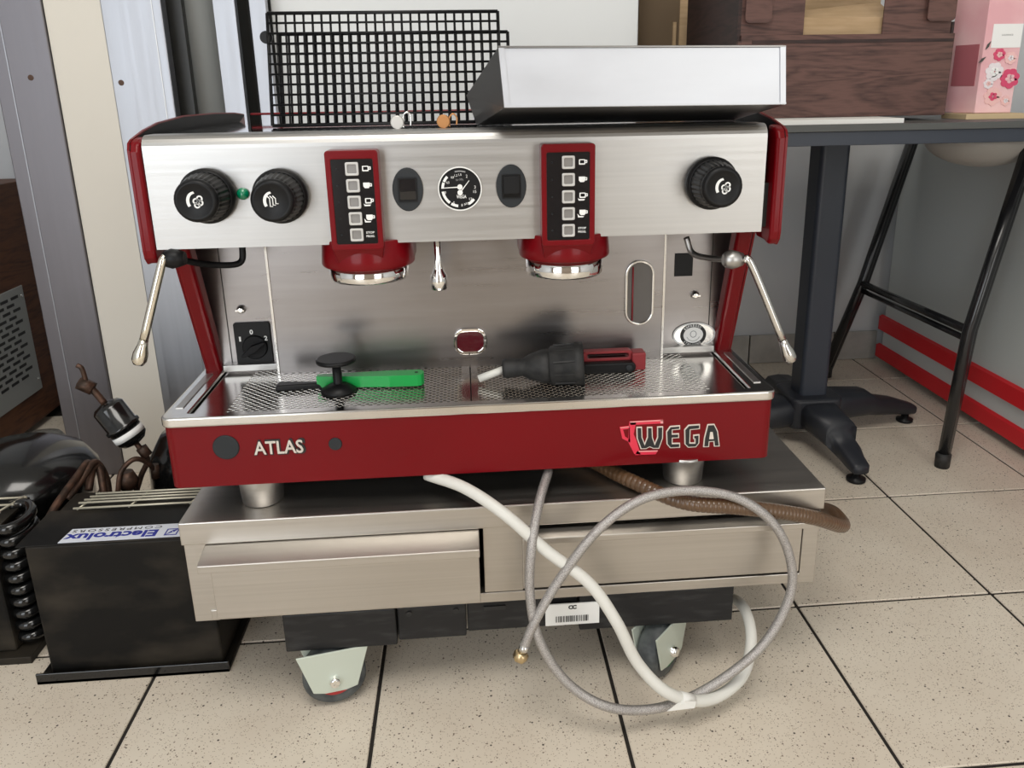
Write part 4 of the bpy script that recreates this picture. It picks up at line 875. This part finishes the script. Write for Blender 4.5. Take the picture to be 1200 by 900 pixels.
# left face print (darker window)
fa = Vector((pxl, py, 0)); fb = Vector((P(1110, 118, Y=py+.06).x, py+.07, 0)); fd = (fb-fa); fn = Vector((fd.y, -fd.x, 0)).normalized()
if fn.y > 0: fn = -fn
def on_face(a_, t0, t1, z0, z1, m_, name, lift=.0006):
    q_ = [fa+fd*t0+Vector((0, 0, z0)), fa+fd*t1+Vector((0, 0, z0)), fa+fd*t1+Vector((0, 0, z1)), fa+fd*t0+Vector((0, 0, z1))]
    MB().prism(q_, fn*lift).build(name, m_, pk)
on_face(0, .12, .85, pz0+.05, pz0+.125, 'pink_dark', 'window_print')
lx0, lx1 = P(1163, 40, Y=py).x, P(1192, 40, Y=py).x
B(lx0, rr_-.001, py-.0008, py, P(1170, 56, Y=py).z, P(1170, 28, Y=py).z).build('label_print', 'white_print', pk)
text('box_lettering', 'LAURENCE', 'grey_print', pk, ((lx0+rr_)/2, py-.0009, P(1170, 41, Y=py).z), XR, ZU, .022, .0028, .0002)
random.seed(9)
def flower(px_, py_, r_, m_, m2):
    c_ = P(px_, py_, Y=py); f_ = MB(); g2 = MB()
    for k_ in range(7):
        q_ = 2*PI*k_/7+.3; f_.prism(ell((c_.x+r_*.6*math.cos(q_), py-.0002*(k_ % 3), c_.z+r_*.6*math.sin(q_)), r_*.42, r_*.36, 10), (0, -.0010, 0))
    for k_ in range(5):
        q_ = 2*PI*k_/5+.8; g2.prism(ell((c_.x+r_*.28*math.cos(q_), py-.0012, c_.z+r_*.28*math.sin(q_)), r_*.22, r_*.17, 8), (0, -.0006, 0))
    fo_ = f_.build('flower_print', m_, pk); g2.build('petal_print', m2, fo_)
flower(1183, 92, .0195, 'pink_rose', 'pink_print'); flower(1165, 84, .018, 'petal_white', 'white_print'); flower(1163, 113, .018, 'pink_pale', 'pink_rose')
flower(1171, 64, .012, 'pink_rose', 'pink_pale'); flower(1178, 118, .010, 'pink_pale', 'petal_white'); flower(1184, 68, .012, 'pink_pale', 'petal_white'); flower(1158, 98, .010, 'petal_white', 'pink_pale')
for (u, v, a_) in ((1158, 53, 60), (1151, 70, 40), (1166, 88, 30)):
    c_ = P(u, v, Y=py); q_ = math.radians(a_); d_ = Vector((math.cos(q_), 0, math.sin(q_))); n_ = Vector((-d_.z, 0, d_.x))
    MB().prism([c_-d_*.009, c_-d_*.002-n_*.0025, c_+d_*.008, c_+n_*.0025], (0, -.0016, 0)).build('leaf_print', 'leaf_print', pk)
tag(B(pxl-.035, rr_+.01, py-.03, py+.05, TT, TT+.0095).build('wood_slat', 'wood_slat'), 'pale wooden slat lying under the pink floral carton', 'slat')

# ================================================================== stool
st = thing('folding_stool', (.52, .74, 0), 'black tubular stool with white curved seat behind the table', 'stool')
for (Y0, foot, kn, tp_) in ((.45, (1103, 549), (1135, 388), (1207, 168)), (1.02, (964, 438), (1010, 332), (1067, 168))):
    f0, k0, t0 = P(*foot, Y=Y0), P(*kn, Y=Y0), P(*tp_, Y=Y0); f0.z = .012
    for s in (0, 1):
        off = Vector((.020*s, .018*s, 0))
        lg_ = MB().tube([f0+off*(1.0 if Y0 > 1 else .15)+Vector((0, 0, 0)), k0+off*.8, t0+off*.8], .0128, 12).build('leg', 'tube_black', st)
        MB().lathe((f0+off*(1.0 if Y0 > 1 else .15))+Vector((0, 0, -.012)), (0, 0, 1), [(0, .015), (.03, .016), (.034, .013)], 14).build('rubber_foot', 'black_rubber', lg_)
a = P(1010, 332, Y=1.02); b2 = P(1137, 388, Y=.45)
MB().tube([a, b2], .0095, 10).build('cross_bar', 'tube_black', st); MB().tube([a+Vector((.004, .004, -.022)), b2+Vector((.004, .004, -.022))], .007, 10).build('cross_bar', 'tube_black', st)
# curved white seat shell hanging below table height
sc_ = P(1136, 172, Y=.74); vs = []; fs = []; n = 24; rows = 7
t0 = P(1065, 172, Y=.92); 
cc = P(1150, 168, Y=.56); Rx = .112
for j in range(rows):
    q = j/(rows-1)*PI/2
    for k in range(n):
        a_ = 2*PI*k/n; rr2 = math.cos(q)*.99+.01
        vs.append((cc.x+Rx*rr2*math.cos(a_), cc.y+.12*rr2*math.sin(a_), cc.z+.014-.062*math.sin(q)))
for j in range(rows-1):
    for k in range(n): fs.append((j*n+k, j*n+(k+1) % n, (j+1)*n+(k+1) % n, (j+1)*n+k))
fs.append(tuple(range(n)))
MB().add(vs, fs, True).build('seat', 'seat_white', st)

# ================================================================== white counter with red stripes
FX = .725
fr_ = thing('display_counter', (1.15, .5, 0), 'white counter with two red bumper stripes at the right wall', 'counter')
fy1 = P(1045, 300, X=FX).y
B(FX, FX+.62, -.35, fy1, .045, .70).build('counter_body', 'counter_white', fr_, .003)
B(FX+.006, FX+.61, -.33, fy1-.01, .70, .715).build('counter_top', 'counter_white', fr_, .003)
for (za, zb_) in ((P(1028, 417, X=FX).z, P(1028, 400, X=FX).z), (P(1032, 386, X=FX).z, P(1032, 367, X=FX).z)):
    MB().prism([(FX, -.33, za), (FX-.010, -.33, za+.004), (FX-.010, -.33, zb_-.004), (FX, -.33, zb_)], (0, fy1+.33+.012, 0)).build('bumper_stripe', 'stripe_red', fr_)
for (x_, y2) in ((FX+.05, fy1-.09), (FX+.05, -.2), (FX+.55, fy1-.09), (FX+.55, -.2)): MB().cyl((x_, y2, 0), (x_, y2, .046), .022).build('counter_foot', 'black_plastic', fr_)

# ================================================================== upright panels behind the machine
def upright(name, px0, px1, py, Y, m_, label, cat, y2=None, z0=0, z1=2.1, depth=.03, parts=None, bev=.002):
    a_, b_ = P(px0, py, Y=Y).x, P(px1, py, Y=Y).x
    t = thing(name, ((a_+b_)/2, Y+depth/2, z0), label, cat)
    B(a_, b_, Y, Y+depth, z0, z1).build('panel_face', m_, t, bev)
    return t, a_, b_
PYL = .62
# leftmost dark steel upright: from its foot pixel row
a_, b_ = P(75, 500, Y=PYL).x, P(136, 500, Y=PYL).x
t = thing('steel_upright', ((a_+b_)/2, PYL+.02, 0), 'wide dull steel upright at the left edge behind the compressor units', 'steel panel')
B(a_, b_, PYL, PYL+.03, 0, 2.1).build('panel_face', 'post_steel_dark', t, .002)
B(a_+.028, a_+.030, PYL-.0012, PYL, 0, 2.1).build('fold_seam', 'post_steel', t)
for z_ in (.80,): 
    c = P(36, 91, Y=PYL); MB().lathe((c.x, PYL+.001, c.z), (0, -1, 0), [(0, .006), (.0015, .0055)], 12).build('bolt', 'copper', t)
# cream door leaf
a2, b2_ = b_+.001, P(172, 350, Y=PYL+.004).x
t = thing('cream_panel', ((a2+b2_)/2, PYL+.02, 0), 'cream white upright panel between the two wide steel uprights', 'panel')
B(a2, b2_, PYL+.006, PYL+.03, 0, 2.1).build('panel_face', 'cream_panel', t, .001)
# second steel upright
a3, b3 = b2_+.001, P(207, 140, Y=PYL).x
t = thing('steel_upright', ((a3+b3)/2, PYL+.02, 0), 'bright steel upright directly left of the espresso machine', 'steel panel')
B(a3, b3, PYL, PYL+.03, 0, 2.1).build('panel_face', 'post_steel', t, .002)
B(b3-.018, b3-.0165, PYL-.0012, PYL, 0, 2.1).build('fold_seam', 'brushed_steel', t)
c = P(142, 97, Y=PYL); MB().lathe((c.x, PYL+.001, c.z), (0, -1, 0), [(0, .006), (.0015, .0055)], 12).build('bolt', 'copper', t)
c = P(156, 107, Y=PYL); MB().lathe((c.x, PYL+.001, c.z), (0, -1, 0), [(0, .0018), (.0008, .0015)], 10).build('rivet', 'grey_plastic', t)
# dark gap strip, grey curved strip, third upright, dark, fourth upright
y2 = PYL+.05
def strip_up(name, xa, xb, row, Y, m_, label, cat, depth=.02):
    a_, b_ = P(xa, row, Y=Y).x, P(xb, row, Y=Y).x; t = thing(name, ((a_+b_)/2, Y+depth/2, 0), label, cat)
    B(a_, b_, Y, Y+depth, 0, 2.1).build('panel_face', m_, t, .001); return a_, b_
strip_up('gap_shade_strip', 206, 229, 130, y2, 'dark_panel', 'black strip standing for the shaded gap right of the bright steel upright', 'strip')  # dark strip paints the shade of an open gap
ga, gb_ = P(229, 130, Y=y2+.05).x, P(266, 130, Y=y2+.05).x
t = thing('curved_panel', ((ga+gb_)/2, y2+.06, 0), 'grey rounded upright panel between black strip and narrow steel post', 'panel')
vs = []; fs = []; n = 12
for k in range(n+1):
    q = PI*.5*k/n; vs += [(ga+(gb_-ga)*math.sin(q), y2+.05+.05*(1-math.cos(q)), 0), (ga+(gb_-ga)*math.sin(q), y2+.05+.05*(1-math.cos(q)), 2.1)]
for k in range(n): fs.append((2*k, 2*k+2, 2*k+3, 2*k+1))
o = MB().add(vs, fs, True).build('panel_face', 'grey_panel', t); o.modifiers.new('s', 'SOLIDIFY').thickness = .003
strip_up('steel_post', 264, 289, 130, PYL+.04, 'post_steel', 'narrow steel post left of the dark gap beside the black grids', 'post')
strip_up('gap_shade_strip', 289, 304, 130, y2+.06, 'dark_panel', 'dark strip standing for the shaded gap between the two narrow steel posts', 'strip')  # shade of the gap between the posts, drawn as a dark strip
strip_up('steel_post', 303, 322, 110, PYL+.04, 'post_steel', 'narrow steel post nearest the white panel behind the black grids', 'post')
B_w0, B_w1 = P(320, 60, Y=PYL+.09).x, P(748, 30, Y=PYL+.09).x
t = thing('white_board', ((B_w0+B_w1)/2, PYL+.11, 0), 'large plain white panel standing upright behind the espresso machine', 'panel')
B(B_w0+.004, B_w1, PYL+.09, PYL+.13, 0, 1.9).build('panel_face', 'white_paint', t, .003)
B(B_w0-.006, B_w0+.004, PYL+.095, PYL+.12, 0, 1.9).build('panel_gasket', 'dark_panel', t)

# ================================================================== wooden cabinet at far left
WX = P(10, 533, Z=0).x
wc = thing('wooden_cabinet', (WX-.25, .8, 0), 'brown wooden cabinet side with a slotted grey metal plate at left edge', 'cabinet')
yb = P(72, 476, Z=0).y
B(WX-.45, WX, .30, 1.10, 0.02, .62).build('cabinet_body', 'wood_brown', wc, .003)
q0 = P(8, 470, X=WX); pa, pb = P(-40, 500, X=WX), P(52, 460, X=WX)
py0, py1 = P(-60, 400, X=WX).y, P(46, 440, X=WX).y
pz0_, pz1_ = P(52, 452, X=WX).z, P(26, 333, X=WX).z
sp2 = B(WX, WX+.003, py0, py1, pz0_, pz1_).build('slotted_plate', 'grey_panel', wc, .002)
nrow = 14
for r_ in range(nrow):
    z_ = pz1_-.022-(pz1_-pz0_-.075)*r_/(nrow-1)
    for k in range(5):
        y_ = py1-.045-.046*k-(.023 if r_ % 2 else 0)
        MB().prism([(WX+.003, y_-.016, z_-.0035), (WX+.003, y_+.016, z_-.0035), (WX+.003, y_+.016, z_+.0035), (WX+.003, y_-.016, z_+.0035)], (.0008, 0, 0)).build('slot', 'black_ink', sp2)
for z_ in (pz0_+.03, pz1_-.025): MB().lathe((WX+.003, py1-.012, z_), (1, 0, 0), [(0, .005), (.002, .003)], 10).build('screw', 'chrome', sp2)

# ================================================================== condensing units on the floor
ux0, ux1, uy0, uz = -1.158, -.897, -.052, .222
cu = thing('condensing_unit', ((ux0+ux1)/2, .1, 0), 'black compressor unit with blue and white label left of the cabinet', 'compressor unit')
B(ux0-.006, ux1+.006, uy0-.012, .34, .0, .006).build('base_tray', 'unit_black', cu, .001)
B(ux0-.006, ux1+.006, uy0-.012, uy0-.009, .0, .018).build('base_flange', 'unit_gloss', cu, .001)
uy1 = .045
B(ux0+.010, ux1-.005, uy0, uy1+.06, .006, uz-.002).build('condenser_housing', 'unit_black', cu, .004, 3)
MB().box(ux0, ux1, uy0-.002, uy1, uz-.002, uz).build('top_cover', 'unit_black', cu, .001)
# label (upside down, as it lies on the cover)
la, lb_, lc = P(62, 641, Z=uz), P(92, 618, Z=uz), P(228, 632, Z=uz)
lx_a, lx_b = la.x+.002, ux1-.03; ly_a, ly_b = uy0+.001, P(95, 620, Z=uz).y
lbl = MB().prism([(lx_a, ly_a, uz), (lx_b, ly_a, uz), (lx_b, ly_b, uz), (lx_a+.004, ly_b, uz)], (0, 0, .0006)).build('maker_label', 'paper_label', cu)
lw = P(205, 620, Z=uz).x-P(75, 632, Z=uz).x
cx_ = P(136, 629, Z=uz).x; dy = (ly_b-ly_a)
e0, e1 = P(72, 634, Z=uz).x, P(186, 622, Z=uz).x
text('label_lettering', 'Electrolux', 'blue_ink', lbl, ((e0+e1)/2, ly_a+dy*.36, uz+.0006), (-1, 0, 0), (0, -1, 0), e1-e0, dy*.50, .0003, .03)
e0, e1 = P(86, 623, Z=uz).x, P(192, 615, Z=uz).x
text('label_lettering', 'COMPRESSORS', 'black_ink', lbl, ((e0+e1)/2, ly_a+dy*.80, uz+.0006), (-1, 0, 0), (0, -1, 0), e1-e0, dy*.18, .0003, spacing=1.3)
sx_ = P(204, 620, Z=uz).x; s2 = dy*.24
MB().ring([(sx_-s2, ly_a+dy*.36-s2, uz+.0006), (sx_+s2, ly_a+dy*.36-s2, uz+.0006), (sx_+s2, ly_a+dy*.36+s2, uz+.0006), (sx_-s2, ly_a+dy*.36+s2, uz+.0006)], [(sx_-s2*.8, ly_a+dy*.36-s2*.8, uz+.0006), (sx_+s2*.8, ly_a+dy*.36-s2*.8, uz+.0006), (sx_+s2*.8, ly_a+dy*.36+s2*.8, uz+.0006), (sx_-s2*.8, ly_a+dy*.36+s2*.8, uz+.0006)], (0, 0, .0003)).prism([(sx_-s2*.8, ly_a+dy*.36-s2*.8, uz+.0006), (sx_+s2*.1, ly_a+dy*.36-s2*.1, uz+.0006), (sx_-s2*.1, ly_a+dy*.36+s2*.4, uz+.0006)], (0, 0, .0003)).prism([(sx_+s2*.8, ly_a+dy*.36+s2*.8, uz+.0006), (sx_-s2*.1, ly_a+dy*.36+s2*.5, uz+.0006), (sx_+s2*.3, ly_a+dy*.36-s2*.1, uz+.0006)], (0, 0, .0003)).build('label_emblem', 'blue_ink', lbl)
# wire guard behind the cover
wg = MB(); gz = uz+.004
wa, wb_ = P(86, 596, Z=gz), P(240, 588, Z=gz)
gy_a, gy_b = wa.y, P(100, 582, Z=gz).y
for k in range(5):
    y_ = gy_a+(gy_b-gy_a)*k/4; xs_ = wa.x+.018*k/4
    MB().tube([(xs_, y_, gz+.004*(k > 0)), (ux1-.01, y_, gz+.004*(k > 0))], .0017, 8).build('guard_wire', 'wire_cream', cu)
for x_ in (wa.x+.005, wa.x+.08, wa.x+.17): MB().tube([(x_, gy_a, gz-.002), (x_+.014, gy_b, gz+.001)], .0015, 8).build('guard_wire', 'wire_cream', cu)
# compressor dome behind, pipes
c = P(205, 600, Y=.26)
MB().lathe((-1.0, .26, .0), (0, 0, 1), [(.006, .085), (.03, .092), (.15, .092), (.21, .088), (.25, .065), (.262, .03), (.264, .004)], 32).build('compressor_dome', 'unit_gloss', cu)
MB().tube(smooth_path([P(50, 622, Y=.02), P(66, 592, Y=.06), P(92, 556, Y=.12), P(103, 543, Y=.16), P(98, 570, Y=.2)], 8), .006, 10).build('copper_pipe', 'copper', cu)
MB().tube(smooth_path([P(80, 585, Y=.1), P(100, 555, Y=.13), P(112, 542, Y=.16), P(124, 560, Y=.17), P(128, 585, Y=.16)], 8), .006, 10).build('copper_pipe', 'copper', cu)
MB().tube(smooth_path([P(104, 575, Y=.13), P(108, 552, Y=.15), P(116, 548, Y=.16), P(122, 580, Y=.14)], 8), .006, 10).build('copper_pipe', 'copper', cu)
MB().tube(smooth_path([P(138, 578, Y=.14), P(142, 553, Y=.15), P(158, 538, Y=.16), P(176, 545, Y=.18), P(186, 562, Y=.20)], 8), .0042, 10).build('copper_pipe', 'copper', cu)
fa_, fb_ = P(122, 472, Y=.18), P(160, 520, Y=.18); d_ = fb_-fa_; L = d_.length
fd_ = MB().lathe(fa_, d_, [(0, .006), (.004, .020), (.010, .025), (L*.52, .025), (L*.54, .028), (L*.60, .028), (L*.62, .025), (L-.012, .025), (L-.004, .018), (L, .006)], 24).build('filter_drier', 'unit_gloss', cu)
lbp = MB().lathe(fa_+d_*.68, d_, [(0, .0256), (L*.13, .0256)], 24).build('drier_label', 'white_print', fd_)
MB().tube(smooth_path([fa_, P(110, 458, Y=.18), P(100, 450, Y=.18), P(93, 452, Y=.18)], 6), .0055, 10).build('drier_pipe', 'copper', fd_)
MB().lathe(P(101, 452, Y=.18), (1, 0, -.6), [(-.012, .011), (.012, .011)], 6).build('pipe_nut', 'copper', fd_)
MB().tube(smooth_path([P(101, 448, Y=.18), P(96, 432, Y=.18), P(90, 428, Y=.18)], 5), .004, 8).build('drier_pipe', 'copper', fd_)
MB().tube(smooth_path([fb_, P(168, 530, Y=.18), P(173, 540, Y=.18), P(166, 556, Y=.18), P(160, 575, Y=.17)], 6), .0045, 10).build('drier_pipe', 'copper', fd_)
MB().lathe(P(169, 529, Y=.18), d_, [(-.009, .009), (.009, .009)], 6).build('pipe_nut', 'copper', fd_)
MB().lathe(P(150, 562, Y=.16), (0, 0, 1), [(-.015, .013), (.0, .016), (.015, .010)], 14).build('pipe_valve', 'copper', fd_)
MB().lathe(P(182, 552, Y=.19), (0, 0, 1), [(-.012, .008), (.012, .007)], 10).build('pipe_valve', 'copper', fd_)
# second unit at the left edge
vx1 = ux0-.018
q1 = P(40, 778, Z=0)
c2 = thing('condensing_unit', (-1.34, .1, 0), 'black compressor unit with finned coil at the far left edge', 'compressor unit')
B(-1.55, -1.195, -.015, .30, 0, .012).build('base_tray', 'unit_black', c2, .001)
B(-1.55, -1.222, .0, .10, .012, .215).build('condenser_housing', 'unit_black', c2, .004)
for k in range(10):
    z_ = .028+.0205*k
    MB().tube(smooth_path([(-1.228, .020, z_), (-1.205, .012, z_+.001), (-1.190, .030, z_+.003), (-1.190, .055, z_+.006), (-1.207, .075, z_+.008), (-1.228, .070, z_+.008)], 5), .0082, 10).build('return_bend', 'unit_gloss', c2)
B(-1.55, -1.215, .0, .10, .215, .219).build('top_cover', 'unit_black', c2)
gz2 = .226
for k in range(4): MB().tube([(-1.52, .02+.022*k, gz2), (-1.235+.008*k, .02+.022*k, gz2)], .0018, 8).build('guard_wire', 'wire_cream', c2)
for x_ in (-1.30, -1.237): MB().tube([(x_, .018, gz2+.001), (x_+.022, .088, gz2+.001)], .0016, 8).build('guard_wire', 'wire_cream', c2)
c = P(22, 545, Y=.22)
MB().lathe((c.x, .215, .012), (0, 0, 1), [(0, .105), (c.z-.06, .11), (c.z-.035, .122), (c.z-.028, .122), (c.z-.0, .105), (c.z+.022, .065), (c.z+.03, .02), (c.z+.031, .004)], 36).build('compressor_dome', 'unit_gloss', c2)
# clear bowl
c = P(52, 536, Z=0)
gl = thing('glass_bowl', (c.x, c.y, 0), 'small clear plastic dome behind the left black compressor unit', 'bowl')
MB().lathe((c.x, c.y, 0), (0, 0, 1), [(0, .055), (.01, .062), (.03, .060), (.055, .045), (.065, .018), (.067, .002)], 24).build('bowl_shell', 'plastic_clear', gl)
GROUPS = {'wire_grid': 'black cup grids standing on the machine', 'padlock': 'small padlocks on the machine top', 'steel_upright': 'wide steel uprights at the left', 'steel_post': 'narrow steel posts behind the machine', 'gap_shade_strip': 'black strips for the shaded gaps between the steel uprights', 'condensing_unit': 'black compressor units on the floor'}
for o in bpy.data.objects:
    if o.parent is None and o.name.split('.')[0] in GROUPS: o['group'] = GROUPS[o.name.split('.')[0]]
    if 'wo' in o: del o['wo']
